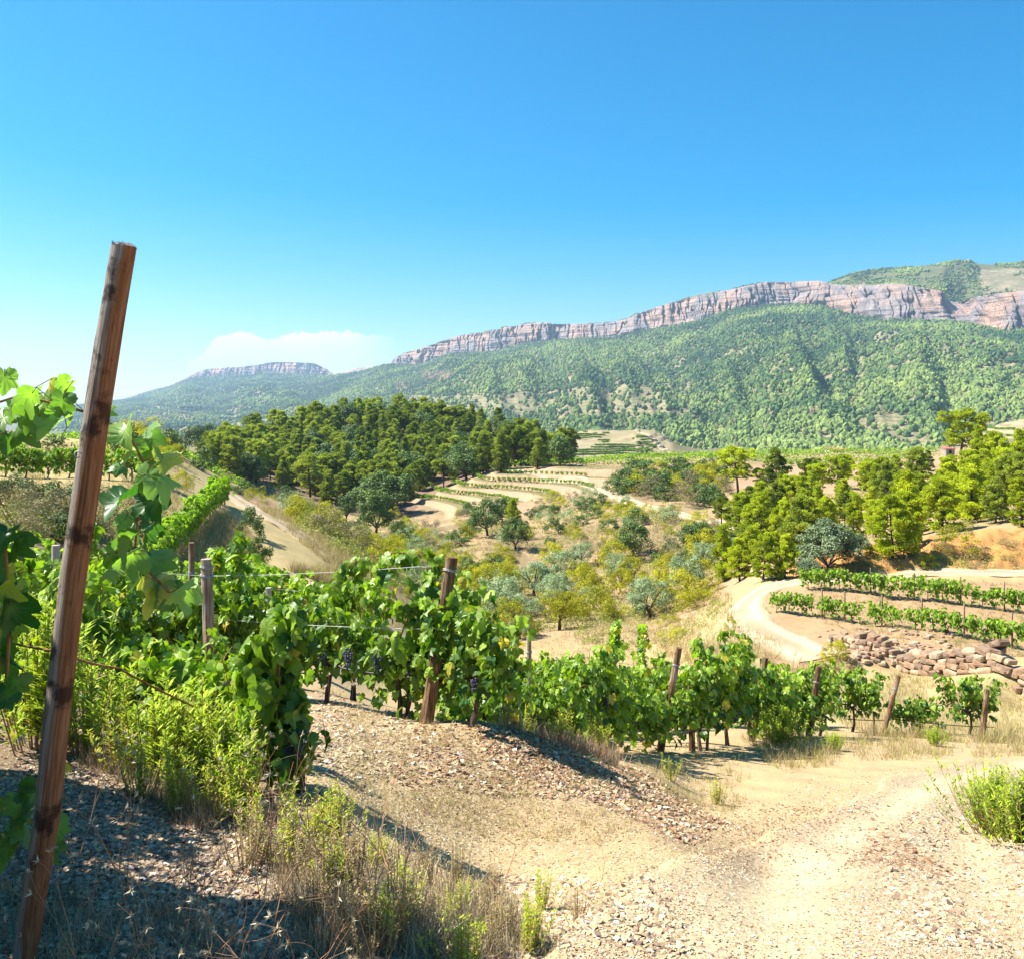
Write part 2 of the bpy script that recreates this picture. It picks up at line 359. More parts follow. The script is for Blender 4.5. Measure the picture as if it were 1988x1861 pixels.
c = mixc(nt, ramp(nt, n2_, (.28, .55), (.42, 0.)), c, (.10, .065, .045))
bh = M(nt, 'ADD', M(nt, 'MULTIPLY', n2_, .6), M(nt, 'MULTIPLY', vo.outputs['Distance'], .8))
p = bsdf(nt, c, .95, .05, bh, .45, .02); out(nt, p.outputs[0])

S_SAND = np.array((.47, .34, .18)); S_VAL = np.array((.40, .26, .15)); S_GRASS = np.array((.42, .33, .15)); S_ORANGE = np.array((.47, .225, .065))
S_SCRUB = np.array((.10, .10, .04)); S_ROAD = np.array((.50, .385, .235)); S_DARK = np.array((.13, .085, .06)); S_PALE = np.array((.38, .27, .165))
def ground_col(X, Y, Z):
    X, Y, Z = X.ravel(), Y.ravel(), Z.ravel()
    u = X / np.maximum(Y, .8) * F + U0; v = V0 - (Z - EYE) / np.maximum(Y, .8) * F
    c = np.tile(S_SAND, (len(X), 1))
    def put(w, col): 
        nonlocal c
        w = np.clip(w, 0, 1)[:, None]; c = c * (1 - w) + np.asarray(col) * w
    ju = u + fbm(X * 1.1, Y * 1.1, o=4, s=51) * 75
    nn = fbm(X / 9, Y / 9, o=4, s=40); nb = fbm(X / 2.3, Y / 2.3, o=3, s=41)
    put(ss(20, 26, Y) * .85, S_GRASS)
    put(ss(50, 75, Y) * (u > 380), S_VAL)
    put(ss(50, 75, Y) * ss(-.1, .5, nn) * .75 * (u > 560), S_GRASS * .8)
    put(ss(88, 110, Y) * ss(.25, .6, -nn) * .5 * (u > 560), S_SCRUB)
    # left banks of dry grass
    left = (u < 420) & (Y > 30)
    put(left * .95, S_GRASS * 1.05)
    put(left * ss(25, 27, Y) * (1 - ss(33, 36, Y)) * .7, S_DARK)
    # terraces and plateau
    kn = (Y > 150) & (u > 740) & (u < 2300) & (Y < 300)
    put(kn * ss(-16.8-2.6, -16.8-1.8, Z - EYE), S_PALE * np.array((1.0, .93, .9)))
    put((Y > 200) * (u > 930) * (Y < 300) * ss(.1, .4, nb) * .5, (.17, .19, .06))
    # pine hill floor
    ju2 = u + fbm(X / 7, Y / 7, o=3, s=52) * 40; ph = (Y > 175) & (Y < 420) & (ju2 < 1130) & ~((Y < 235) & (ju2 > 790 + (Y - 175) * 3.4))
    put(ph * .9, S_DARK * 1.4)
    put((Y > 300) * 1.0, (.14, .13, .07))
    kw = knoll_w(X, Y); f_ = base_h(X, Y) / STEP; f_ = f_ - np.floor(f_); put(kw * (1 - ss(.30, .36, f_) * (1 - ss(.62, .70, f_))) * .9, (.19, .18, .075)); put(kw * ss(.32, .38, f_) * (1 - ss(.60, .66, f_)), (.43, .285, .18))
    fw = far_w(X, Y); f_ = (far_hill(X, Y, base_h(X, Y)) + fbm(X / 35, Y / 35, o=2, s=61) * 1.3) / 2.6; f_ = f_ - np.floor(f_); put(fw, (.27, .23, .12)); put(fw * ss(.3, .4, f_) * (1 - ss(.6, .7, f_)) * .8, (.38, .31, .19))
    # orange cutting on the right
    og = (u > 1530) * ss(53.8, 54.8, Y) * (1 - ss(61, 67, Y)) * (1 - .0 * Y)
    put(og, S_ORANGE * (1 + .25 * nb[:, None].clip(-1, 1)) if False else S_ORANGE)
    # young terraces on the right
    tr = (u > 1480) * ss(35, 37, Y) * (1 - ss(50, 52, Y)); put(tr * .9, S_PALE * np.array((1, .88, .78)))
    # shale by the near vines, with the lower-left shade painted in
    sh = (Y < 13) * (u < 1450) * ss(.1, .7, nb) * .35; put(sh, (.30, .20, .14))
    put((Y < 13) * (1 - ss(480, 660, ju)) * ss(1.0, 2.0, Y) * .85, (.15, .10, .075))  # dark shale deepened, so the cast foreground shade is in the ground colour
    put((u > 1640) * (Y < 8) * .3, (.33, .23, .16))
    return c

def ground_mesh():
    P0 = np.array((0., -7.0))
    th = np.concatenate([np.linspace(-178, -52, 26)[:-1], np.linspace(-52, -34, 60)[:-1], np.linspace(-34, 34, 940)[:-1], np.linspace(34, 52, 60)[:-1], np.linspace(52, 178, 26)]) 
    r = np.concatenate([[.4, 2, 4, 6], np.exp(np.linspace(math.log(7.5), math.log(46), 260))[:-1], np.exp(np.linspace(math.log(46), math.log(300), 560))[:-1], np.exp(np.linspace(math.log(300), math.log(1600), 170))[:-1], np.exp(np.linspace(math.log(1600), math.log(45000), 20))])
    TH, RR = np.meshgrid(np.radians(th), r, indexing='ij')
    X = P0[0] + np.sin(TH) * RR; Y = P0[1] + np.cos(TH) * RR
    Z = np.where(Y > .2, H(X, np.maximum(Y, .2)), H(X, np.full_like(Y, .2)) + np.clip(-Y, 0, 3000) * .10)
    back = ss(20, 400, np.abs(X)) * 0
    n, k = X.shape; idx = np.arange(n * k).reshape(n, k)
    q = np.stack([idx[:-1, :-1], idx[1:, :-1], idx[1:, 1:], idx[:-1, 1:]], -1).reshape(-1, 4)[:, ::-1]
    V = np.stack([X, Y, Z], -1).reshape(-1, 3)
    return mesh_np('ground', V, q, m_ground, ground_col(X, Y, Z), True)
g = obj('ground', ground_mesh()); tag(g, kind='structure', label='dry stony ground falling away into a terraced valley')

# ------------------------------------------------------------------ roads and tracks
m_road, nt = newmat('road')
at = N(nt, 'ShaderNodeAttribute', attribute_name='tint'); geo = N(nt, 'ShaderNodeNewGeometry'); pos = geo.outputs['Position']
n1 = noise(nt, 3, 8, .7, pos); n2_ = noise(nt, 22, 6, .75, pos)
vo = N(nt, 'ShaderNodeTexVoronoi'); vo.inputs['Scale'].default_value = 26; L(nt, pos, vo.inputs['Vector'])
c = mixc(nt, ramp(nt, n1, (.35, .35), (.65, 0.)), at.outputs['Color'], (.27, .20, .13))
c = mixc(nt, ramp(nt, n2_, (.3, .5), (.45, 0.)), c, (.17, .12, .08))
c = mixc(nt, ramp(nt, vo.outputs['Color'], (.0, .0), (.78, .0), (.88, .3)), c, (.54, .47, .38))
bh = M(nt, 'ADD', M(nt, 'MULTIPLY', n2_, .6), M(nt, 'MULTIPLY', vo.outputs['Distance'], .6))
p = bsdf(nt, c, .95, .05, bh, .6, .02); out(nt, p.outputs[0])
def smooth_line(pts, n):
    pts = np.array(pts, float); d = np.concatenate([[0], np.cumsum(np.hypot(*np.diff(pts, axis=0)[:, :2].T))])
    t = np.linspace(0, d[-1], n)
    return np.stack([pchip(d, pts[:, i], t) for i in range(pts.shape[1])], -1)
def road(name, Lp, Rp, n, k, lift, ruts, label, col=S_ROAD, ramp_h=True):
    Lp, Rp = smooth_line(Lp, n), smooth_line(Rp, n)
    s = np.linspace(0, 1, k)
    X = Lp[:, None, 0] * (1 - s) + Rp[:, None, 0] * s; Y = Lp[:, None, 1] * (1 - s) + Rp[:, None, 1] * s
    edge = fbm(X * .9, Y * .9, o=3, s=77) * .12
    e = np.clip(np.minimum(s, 1 - s)[None] * 2 + edge * (np.minimum(s, 1-s) < .4), 0, 1)
    Z = H(X, Y) + lift * ss(0, .12, e) - lift * .8 * (1 - ss(0, .10, e))
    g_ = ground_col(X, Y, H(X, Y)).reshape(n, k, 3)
    rut = sum(np.exp(-((s - r_) / wd)**2) for r_, wd in ruts)[None]
    w_ = ss(.02, .38, e) * (.62 + .38 * rut)
    rr = np.clip(rut + .35 * fbm(X * .5, Y * .5, o=2, s=4), 0, 1)[..., None]; w_ = ss(.02, .30, e) * .92
    c = g_ * (1 - w_[..., None]) + (np.asarray(col) * rr * 1.06 + np.array((.32, .245, .155)) * (1 - rr)) * w_[..., None]
    Z = Z - .035 * rut * (lift == .055) + fbm(X * 1.7, Y * 1.7, o=3, s=15) * .012 * (lift == .055)
    idx = np.arange(n * k).reshape(n, k)
    q = np.stack([idx[:-1, :-1], idx[:-1, 1:], idx[1:, 1:], idx[1:, :-1]], -1).reshape(-1, 4)
    me = mesh_np(name, np.stack([X, Y, Z], -1).reshape(-1, 3), q, m_road, c.reshape(-1, 3), True)
    if me.polygons[0].normal.z < 0: me.flip_normals()
    return tag(obj(name, me), kind='structure', label=label)
def line_uv(uv, ymin):
    r = []
    for u, v in uv:
        p = hit(u, v, ymin)
        r.append((p.x, p.y))
    return r
def offset(line, wd):
    a = np.array(line, float); t = np.gradient(a, axis=0); t /= np.linalg.norm(t, axis=1)[:, None] + 1e-9
    nrm = np.stack([-t[:, 1], t[:, 0]], -1)
    wd = np.asarray(wd, float).reshape(-1, 1) if hasattr(wd, '__len__') else wd
    return a + nrm * wd / 2, a - nrm * wd / 2
NEAR_ROAD = road('dirt_road', [(-.6, .3), (-.2, 2.2), (.35, 4), (1.3, 6.1), (2.45, 8), (3.6, 9.8), (5.2, 12), (9, 15.6), (16, 19.5), (30, 25)],
     [(2.2, .3), (2.6, 2.2), (3.0, 4), (3.7, 6.1), (4.4, 7.6), (5.3, 9), (6.6, 10.4), (10.2, 13), (17, 16), (31, 20)], 240, 60, .055,
     [(.28, .13), (.72, .13)], 'pale dirt road curving down to the right past the vines')
def track(name, uv, ymin, wd, lift, label, n=160):
    ln = smooth_line(line_uv(uv, ymin), 60); a, b = offset(ln, wd)
    road(name, a, b, n, 14, lift, [(.25, .14), (.75, .14)], label, col=np.array((.52, .41, .27)))
# hairpin of the track below the orange bank
ln = [(12.6, 37.0), (12.0, 40.5), (11.5, 44.5), (12.1, 48.6), (14.0, 51.6), (17.4, 53.2), (22, 53.7), (27, 53.2), (32, 52.4), (38, 51)]
ln = smooth_line(ln, 60); a, b = offset(ln, 2.5); road('track', a, b, 200, 16, .05, [(.25, .14), (.75, .14)], 'pale track bending in a hairpin round the young terraces', col=np.array((.52, .41, .27)))
track('track', [(352, 912), (400, 935), (450, 962), (520, 1003), (590, 1042), (650, 1085), (700, 1125)], 40, 2.4, .06, 'sandy track dropping down the grassy slope on the left')
track('track', [(1236, 835), (1250, 842), (1264, 853), (1284, 870), (1300, 881)], 600, 6, .5, 'pale track down the edge of the distant terraced hill')
track('track', [(952, 922), (1000, 916), (1060, 925), (1130, 938), (1186, 958), (1233, 978), (1300, 994), (1400, 1016), (1440, 1030)], 108, 3.0, .12, 'pale track crossing the valley below the terraced knoll')
# ------------------------------------------------------------------ mountains with their cliff band
m_mtn, nt = newmat('mountain_slope')
at = N(nt, 'ShaderNodeAttribute', attribute_name='tint'); geo = N(nt, 'ShaderNodeNewGeometry'); pos = geo.outputs['Position']
n1 = noise(nt, .02, 8, .65, pos); n2_ = noise(nt, .15, 5, .7, pos)
c = mixc(nt, ramp(nt, n1, (.35, 0.), (.65, .6)), at.outputs['Color'], (.16, .14, .09))
sz_ = N(nt, 'ShaderNodeSeparateXYZ'); L(nt, pos, sz_.inputs[0]); wv = M(nt, 'SINE', M(nt, 'ADD', M(nt, 'MULTIPLY', sz_.outputs[2], 1.1), M(nt, 'MULTIPLY', n1, 14)))
c = mixc(nt, ramp(nt, M(nt, 'MULTIPLY', wv, ramp(nt, n1, (.40, 0.), (.5, 1.))), (.2, 0.), (.5, .55)), c, (.08, .10, .035))
c = mixc(nt, ramp(nt, n2_, (.45, .5), (.55, 0.)), c, (.06, .08, .03))
p = bsdf(nt, c, .95, .0); out(nt, p.outputs[0])
m_cliff, nt = newmat('cliff_rock')
geo = N(nt, 'ShaderNodeNewGeometry'); pos = geo.outputs['Position']
mp = N(nt, 'ShaderNodeVectorMath', operation='MULTIPLY'); L(nt, pos, mp.inputs[0]); mp.inputs[1].default_value = (1, 1, .12)
mh = N(nt, 'ShaderNodeVectorMath', operation='MULTIPLY'); L(nt, pos, mh.inputs[0]); mh.inputs[1].default_value = (.12, .12, 2.2)
st = noise(nt, .055, 8, .7, mp.outputs[0], .6); lay = noise(nt, .045, 6, .65, mh.outputs[0], .4); big = noise(nt, .011, 5, .6, pos)
c = mixc(nt, ramp(nt, st, (.36, (.13, .12, .125)), (.46, (.30, .27, .26)), (.58, (.44, .38, .34))), (.30, .27, .26), (.44, .37, .32))
c = mixc(nt, .55, c, ramp(nt, st, (.34, (.10, .10, .11)), (.45, (.27, .25, .25)), (.56, (.42, .37, .33)), (.68, (.50, .42, .36))))
c = mixc(nt, ramp(nt, big, (.44, 0.), (.60, .7)), c, (.60, .38, .24))
c = mixc(nt, ramp(nt, lay, (.34, .5), (.44, 0.)), c, (.20, .17, .15))
c = mixc(nt, 1., c, (.93, .88, .89), 'MULTIPLY'); p = bsdf(nt, c, .9, .05, M(nt, 'ADD', st, lay), 1.0, 14); out(nt, p.outputs[0])

def vz(v, y): return EYE - (np.asarray(v, float) - V0) / F * np.asarray(y, float)
class Range:
    def __init__(s, name, us, foot_y, foot_z, base, top, power, seed, label, step=2.6, drop=60):
        s.seed = seed
        bu, bv, by = np.array(base).T; tu, tv, tdy = np.array(top).T
        U = np.arange(us[0], us[1], step); n = len(U)
        s.U = U; s.by = pchip(bu, by, U); s.bz = vz(pchip(bu, bv, U), s.by)
        s.ty = s.by + pchip(tu, tdy, U); s.tz = vz(pchip(tu, tv, U), s.ty)
        s.fy = np.interp(U, *np.array(foot_y).T); s.fz = foot_z; s.p = power
        # slope
        t = np.linspace(0, 1, 110)
        X, Y, Z = s.pt(U[:, None], t[None, :])
        idx = np.arange(X.size).reshape(X.shape)
        q = np.stack([idx[:-1, :-1], idx[1:, :-1], idx[1:, 1:], idx[:-1, 1:]], -1).reshape(-1, 4)
        c = np.tile((.30, .25, .14), (X.size, 1)); s.paint(c, np.repeat(U, 110), np.tile(t, n))
        s.slope = obj('hill', mesh_np('hill', np.stack([X, Y, Z], -1).reshape(-1, 3), q, m_mtn, c, True)); tag(s.slope, kind='structure', label=label)
        # cliff
        k = 40; t = np.linspace(-.12, 1, k)
        Uc = np.repeat(U[:, None], k, 1)
        uf = np.arange(us[0], us[1], step / 2.2); nf = len(uf)
        f = lambda a: np.interp(uf, U, a)[:, None]
        bx, by_, bz_ = f((U - U0) / F * s.by), f(s.by), f(s.bz); tx, ty_, tz_ = f((U - U0) / F * s.ty), f(s.ty), f(s.tz)
        # ragged top edge
        hgt = tz_ - bz_
        tzr = tz_ + fbm(tx / 22, ty_ / 22, o=4, s=seed) * np.clip(hgt, 4, 80) * .05 * 0
        T = t[None, :]
        X = bx + (tx - bx) * T; Z = bz_ + (tz_ - bz_) * T
        Y = by_ + (ty_ - by_) * (np.clip(T, 0, 1) ** 1.5) * 1.0
        amp = np.clip(hgt, 0, 60) * .72
        butt = fbm(X / 55, Z / 400, o=3, s=seed + 3) ; crack = np.abs(fbm(X / 13, Z / 90, o=3, s=seed + 5)); ledge = fbm(X / 160, Z / 7, o=2, s=seed + 8)
        Y = Y + (butt * .6 - .8 * np.exp(-crack * 9) * -1 + ledge * .07) * amp * ss(-.12, .2, T) * (1 - .5 * ss(.9, 1, T)) 
        X = X + fbm(X / 30, Z / 25, o=2, s=seed + 11) * amp * .15
        idx = np.arange(X.size).reshape(X.shape)
        q = np.stack([idx[:-1, :-1], idx[1:, :-1], idx[1:, 1:], idx[:-1, 1:]], -1).reshape(-1, 4)
        keep = (np.repeat(hgt[:-1], k - 1, 1).ravel() > 2.0)
        # plateau behind the rim: hangs on the last row of the cliff
        rim = np.stack([X[:, -1], Y[:, -1], Z[:, -1]], -1)
        s.cliff = obj('cliff', mesh_np('cliff', np.stack([X, Y, Z], -1).reshape(-1, 3), q[keep], m_cliff, None, False)); tag(s.cliff, kind='structure', label='long band of grey and orange limestone cliff')
        rows = [rim, rim + np.array((0, 18, -.5))]
        for dy, dz in ((60, 3), (200, 4), (500, -drop), (1200, -drop * 3)):
            rows.append(np.stack([rim[:, 0] * (rim[:, 1] + dy) / rim[:, 1], rim[:, 1] + dy, rim[:, 2] + dz * .4], -1))
        s.rim = rim
        PV = np.stack(rows, 1); idx = np.arange(PV.shape[0] * PV.shape[1]).reshape(PV.shape[:2])
        q = np.stack([idx[:-1, :-1], idx[1:, :-1], idx[1:, 1:], idx[:-1, 1:]], -1).reshape(-1, 4)
        s.plateau = obj('hilltop', mesh_np('hilltop', PV.reshape(-1, 3), q, m_mtn, np.tile((.17, .15, .08), (PV.shape[0] * PV.shape[1], 1)), True)); tag(s.plateau, kind='structure')
    def paint(s, c, u, t): pass
    def pt(s, u, t):
        by, bz, fy = np.interp(u, s.U, s.by), np.interp(u, s.U, s.bz), np.interp(u, s.U, s.fy)
        y = fy + (by - fy) * t; x = (u - U0) / F * y
        z = s.fz + (bz - s.fz) * np.clip(t, 0, 1) ** s.p
        e = np.sin(np.clip(t, 0, 1) * math.pi)
        r1 = fbm(u / 95 + t * .9, t * 1.5, o=4, s=s.seed + 21, g=.55)
        z = z + (r1 * .9) * e * (bz - s.fz) * .13 + (1 - np.abs(vn(u / 42 + t * 1.2, t * 1.3, s=s.seed + 31)) * 2) * e * (bz - s.fz) * .018
        return np.broadcast_arrays(x, y, z)
main = Range('main', (130, 2500), [(130, 1900), (500, 1700), (700, 1350), (1000, 1050), (2500, 900)], -52.,
    [(130, 790, 5200), (650, 729, 4800), (700, 722, 4500), (762, 708, 4000), (805, 709, 3850), (879, 688, 3700), (956, 684, 3500), (1016, 669, 3400), (1116, 659, 3250), (1183, 658, 3150), (1233, 646, 3050), (1330, 630, 2900), (1373, 619, 2830), (1423, 602, 2780), (1523, 592, 2700), (1607, 597, 2600), (1657, 613, 2500), (1724, 623, 2400), (1838, 626, 2300), (1891, 632, 2280), (1958, 645, 2200), (2060, 640, 2150), (2500, 640, 2100)],
    [(130, 788, 20), (650, 726, 25), (700, 714, 80), (745, 710, 60), (758, 707, 35), (764, 697, 25), (832, 672, 25), (882, 655, 30), (949, 643, 30), (1016, 630, 30), (1049, 627, 30), (1110, 629, 30), (1166, 628, 30), (1213, 620, 30), (1233, 611, 30), (1283, 595, 35), (1330, 580, 35), (1400, 566, 35), (1450, 556, 35), (1490, 547, 35), (1580, 547, 30), (1607, 551, 40), (1657, 556, 60), (1724, 551, 60), (1791, 558, 50), (1828, 564, 50), (1850, 584, 150), (1873, 588, 150), (1890, 578, 60), (1958, 568, 50), (2060, 560, 50), (2500, 540, 50)],
    1.25, 101, 'wooded mountainside under the long cliff')
left = Range('left', (-60, 720), [(-60, 2600), (720, 2300)], -60.,
    [(-60, 840, 6400), (100, 815, 6300), (214, 787, 6200), (284, 765, 6100), (334, 751, 6000), (384, 733, 5900), (435, 732, 5800), (485, 730, 5750), (518, 726, 5700), (602, 728, 5600), (640, 732, 5600), (665, 742, 5550), (720, 762, 5500)],
    [(-60, 838, 20), (100, 812, 20), (214, 783, 20), (284, 760, 20), (334, 746, 20), (375, 727, 20), (395, 718, 30), (418, 715, 40), (468, 712, 40), (501, 708, 40), (535, 703, 40), (602, 705, 40), (628, 714, 40), (648, 728, 30), (665, 740, 20), (720, 760, 20)],
    1.15, 202, 'farther wooded ridge on the left with a short cliff', drop=30)
# rounded hill rising behind the rim on the right
def back_hill():
    U = np.arange(1560, 2500, 4.)
    sky_v = pchip([1560, 1607, 1674, 1724, 1791, 1821, 1840, 1858, 1880, 1898, 1930, 1988, 2200, 2500], [560, 551, 530, 525, 520, 518, 511, 508, 509, 514, 517, 514, 505, 520], U)
    Yc = np.interp(U, [1560, 1700, 1900, 2500], [2900, 3000, 2900, 2900])
    t = np.linspace(0, 1, 60)[None]
    y0 = np.interp(U, main.U, main.ty)[:, None] + 60; z0 = np.interp(U, main.U, main.tz)[:, None] - 15
    y1 = Yc[:, None]; z1 = vz(sky_v, Yc)[:, None]
    Y = y0 + (y1 - y0) * t; X = (U[:, None] - U0) / F * Y; Z = z0 + (z1 - z0) * ss(0, 1, t) ** .9 + fbm(X / 90, Y / 90, o=3, s=77) * 4 * np.sin(t * math.pi)
    Y = np.concatenate([Y, Y[:, -1:] + 500], 1); X = np.concatenate([X, X[:, -1:]], 1); Z = np.concatenate([Z, Z[:, -1:] - 120], 1)
    idx = np.arange(X.size).reshape(X.shape)
    q = np.stack([idx[:-1, :-1], idx[1:, :-1], idx[1:, 1:], idx[:-1, 1:]], -1).reshape(-1, 4)
    c = np.tile((.15, .16, .07), (X.size, 1))
    uu = np.repeat(U, 61); tt = np.tile(np.linspace(0, 1, 61), len(U)); pale = ((uu > 1900) & (tt > .25) & (tt < .7)) | ((uu > 1800) & (tt > .9)) | ((uu > 1650) & (uu < 1680) & (tt > .3) & (tt < .5))
    c[pale] = (.34, .27, .17)
    o = obj('hill', mesh_np('hill', np.stack([X, Y, Z], -1).reshape(-1, 3), q, m_mtn, c, True)); tag(o, kind='structure', label='gentle green summit rising behind the cliff rim')
    return U, X, Y, Z
BH = back_hill()

# forest on the mountains: too many trees to count
m_far = leafmat('far_forest', (.035, .08, .032), (.29, .36, .09), (.30, .20, .13), trans=0, spec=.05, rough=.9, rnd=0)
ico_v = []; 
import bmesh
def ico(sub):
    bm = bmesh.new(); bmesh.ops.create_icosphere(bm, subdivisions=sub, radius=1)
    v = np.array([tuple(x.co) for x in bm.verts]); f = np.array([[q.index for q in x.verts] for x in bm.faces]); bm.free(); return v, f
ICO1, ICO2 = ico(1), ico(2)
bare_main = [  # clearings, terraced vineyards and scree on the slopes (bearing, t up the slope)
]
def far_tint(u, t, x, y, seed):
    n = fbm(x / 160, y / 160, o=3, s=seed) * .5 + .5; r = rng.random(len(x))
    return np.clip(n * .75 + (r - .5) * .5, 0, 1)
CLEAR = [(880, 1130, 765, 808), (1010, 1190, 765, 806), (600, 700, 770, 790), (300, 430, 800, 812), (1130, 1330, 752, 770), (1740, 1800, 790, 850)]
def forest(rg, n, umin, umax, seed, hs, label, dens=1.0):
    u = rng.uniform(umin, umax, n * 3); t = rng.random(n * 3)
    fy = np.interp(u, rg.U, rg.fy); by = np.interp(u, rg.U, rg.by); y = fy + (by - fy) * t
    k = rng.random(n * 3) < (y / 6000 if rg is left else y / 5300)
    u, t = u[k][:n], t[k][:n]
    x, y, z = (a.copy() for a in rg.pt(u, t))
    v = V0 - (z - EYE) / y * F
    cl = fbm(x / 70, y / 70, o=4, s=seed + 2)
    thr = np.full(len(u), -.75)
    thr = np.where((u > 1000) & (u < 1340) & (v > 745 + (1340 - u) * .05) & (v < 812), .45, thr)
    thr = np.where((u > 790) & (u < 1010) & (v > 768) & (v < 806), .7, thr)
    thr = np.where((u > 250) & (u < 640) & (v > 790), .15, thr)
    thr = np.where((u > 1640) & (v < 760) & (v > 640), -.35, thr)
    thr = np.where((u > 1700) & (u < 1800) & (v > 770), .1, thr)
    thr = np.where((u > 1900) & (v > 800), .5, thr)
    k = (cl > thr) | (rng.random(len(u)) < .16); u, t, x, y, z = u[k], t[k], x[k], y[k], z[k]
    tint = far_tint(u, t, x, y, seed)
    v = V0 - (z - EYE) / y * F
    tint = np.clip(tint + ss(700, 860, v) * .25 * (u > 900) - .10, 0, 1)
    red = ((u > 820) & (u < 880) & (v > 722) & (v < 740)) | ((u > 770) & (u < 790) & (v > 745) & (v < 760))
    s_ = hs * rng.uniform(.6, 1.25, len(x))
    b = B()
    Rm = rotm(rng.uniform(-.4, .4, len(x)), rng.uniform(-.4, .4, len(x)), rng.uniform(0, 6.28, len(x)))
    S = np.stack([s_ * rng.uniform(.42, .62, len(x)), s_ * rng.uniform(.42, .62, len(x)), s_ * rng.uniform(.5, .8, len(x))], -1)
    tv = ICO1[0] * (1 + rng.uniform(-.25, .25, (len(ICO1[0]), 1)))
    col = np.stack([tint, np.where(rng.random(len(x)) < .03, .6, 0), tint * 0], -1); col[red & (rng.random(len(x)) < .6), 1] = .9
    V, Fc, c = scatter(tv, ICO1[1], np.stack([x, y, z + s_ * .45], -1), Rm, S, col)
    # one extra lobe for the nearer trees
    k = y < 2300; m = k.sum()
    V2, F2, c2 = scatter(tv[:, [1, 0, 2]], ICO1[1][:, ::-1], np.stack([x, y, z + s_ * .5], -1)[k] + rng.normal(0, 1, (m, 3)) * (s_[k] * np.array([[.38], [.38], [.3]])).T, rotm(rng.uniform(-1, 1, m), rng.uniform(-1, 1, m), rng.uniform(0, 6, m)), S[k] * .62, np.clip(col[k] + rng.uniform(-.15, .2, (m, 1)) * np.array((1, 0, 0)), 0, 1))
    me = mesh_np('far_forest', np.vstack([V, V2]), np.vstack([Fc, F2 + len(V)]), m_far, np.vstack([c, c2]), False)
    return tag(obj('far_forest', me), label=label, cat='forest', kind='stuff')
forest(main, 86000, 130, 2250, 300, 6.7, 'dense pine and oak woodland covering the mountainside below the long cliff')
forest(left, 22000, 60, 720, 320, 10.5, 'bluish woodland on the far left ridge')
def rim_forest():
    i = rng.integers(0, len(main.rim), 2600); P = main.rim[i].copy()
    u = P[:, 0] / P[:, 1] * F + U0; k = (vn(P[:, 0] / 60, P[:, 1] * 0, s=5) > -.1) & (u > 780); P = P[k]; P[:, 1] += rng.uniform(2, 40, len(P))
    U, X, Y, Z = BH
    i = rng.integers(0, X.shape[0], 15000); j = rng.integers(0, 60, 15000); Q = np.stack([X[i, j], Y[i, j], Z[i, j]], -1) + rng.normal(0, 1, (15000, 3)) * (5, 9, 0)
    n = fbm(Q[:, 0] / 80, Q[:, 1] / 80, o=3, s=6); Q = Q[(n > -.35) & ~((U[i] > 1900) & (j > 15) & (j < 42) & (n < .5))]
    P = np.vstack([P, Q]); s_ = rng.uniform(2.5, 6.5, len(P))
    S = np.stack([s_, s_, s_ * .8], -1) * .7
    tint = np.clip(fbm(P[:, 0] / 100, P[:, 1] / 100, o=2, s=9) * .5 + .45 + rng.uniform(-.2, .2, len(P)), 0, 1)
    V, Fc, c = scatter(ICO1[0] * (1 + rng.uniform(-.2, .2, (12, 1))), ICO1[1], P + (s_ * .3)[:, None] * np.array((0, 0, 1)), rotm(rng.uniform(-.5, .5, len(P)), 0, rng.uniform(0, 6, len(P))), S, np.stack([tint, tint * 0, tint * 0], -1))
    tag(obj('far_forest', mesh_np('far_forest', V, Fc, m_far, c)), label='scrub and low trees along the cliff rim and the summit behind it', cat='forest', kind='stuff')
rim_forest()
# ------------------------------------------------------------------ plant materials
m_vine = leafmat('vine_leaf', (.028, .095, .012), (.36, .50, .055), (.58, .44, .06), trans=.34, tcol=(1.5, 1.7, .3), spec=.35, rough=.42, rnd=.12)
m_vine_far = leafmat('vine_leaf_far', (.09, .18, .022), (.34, .48, .05), (.50, .42, .06), trans=.4, tcol=(1.4, 1.6, .3), spec=.2, rough=.6, rnd=.12)
m_pine = leafmat('pine_needles', (.27, .34, .028), (.70, .74, .05), (.30, .16, .06), trans=.45, tcol=(1.2, 1.3, .4), spec=.1, rough=.8, rnd=.22)
m_pine2 = leafmat('pine_needles_hill', (.09, .14, .028), (.55, .60, .09), (.28, .16, .08), trans=.4, tcol=(1.2, 1.3, .5), spec=.1, rough=.8, rnd=.3)
m_oak = leafmat('oak_leaves', (.045, .09, .024), (.18, .26, .05), (.20, .12, .05), trans=.12, spec=.25, rough=.55, rnd=.2)
m_greyoak = leafmat('greyish_oak_leaves', (.08, .12, .055), (.27, .34, .18), (.2, .15, .07), trans=.12, spec=.2, rough=.6, rnd=.1)
m_olive = leafmat('olive_leaves', (.18, .25, .12), (.40, .48, .26), (.34, .36, .10), trans=.15, spec=.2, rough=.6, rnd=.25)
m_yel = leafmat('broom_leaves', (.20, .21, .015), (.54, .52, .03), (.40, .26, .06), trans=.3, tcol=(1.2, 1.2, .3), spec=.1, rough=.7, rnd=.3)
m_dryshrub = leafmat('dry_shrub', (.15, .13, .07), (.34, .29, .16), (.36, .20, .09), trans=.1, spec=.05, rough=.9, rnd=.3)
m_weed = leafmat('green_weed', (.17, .27, .018), (.50, .62, .045), (.52, .40, .06), trans=.35, tcol=(1.2, 1.3, .3), spec=.15, rough=.6, rnd=.1)
m_grass = leafmat('dry_grass', (.30, .22, .10), (.56, .46, .25), (.42, .46, .08), trans=.25, tcol=(1.1, 1.05, .8), spec=.05, rough=.9, rnd=0)
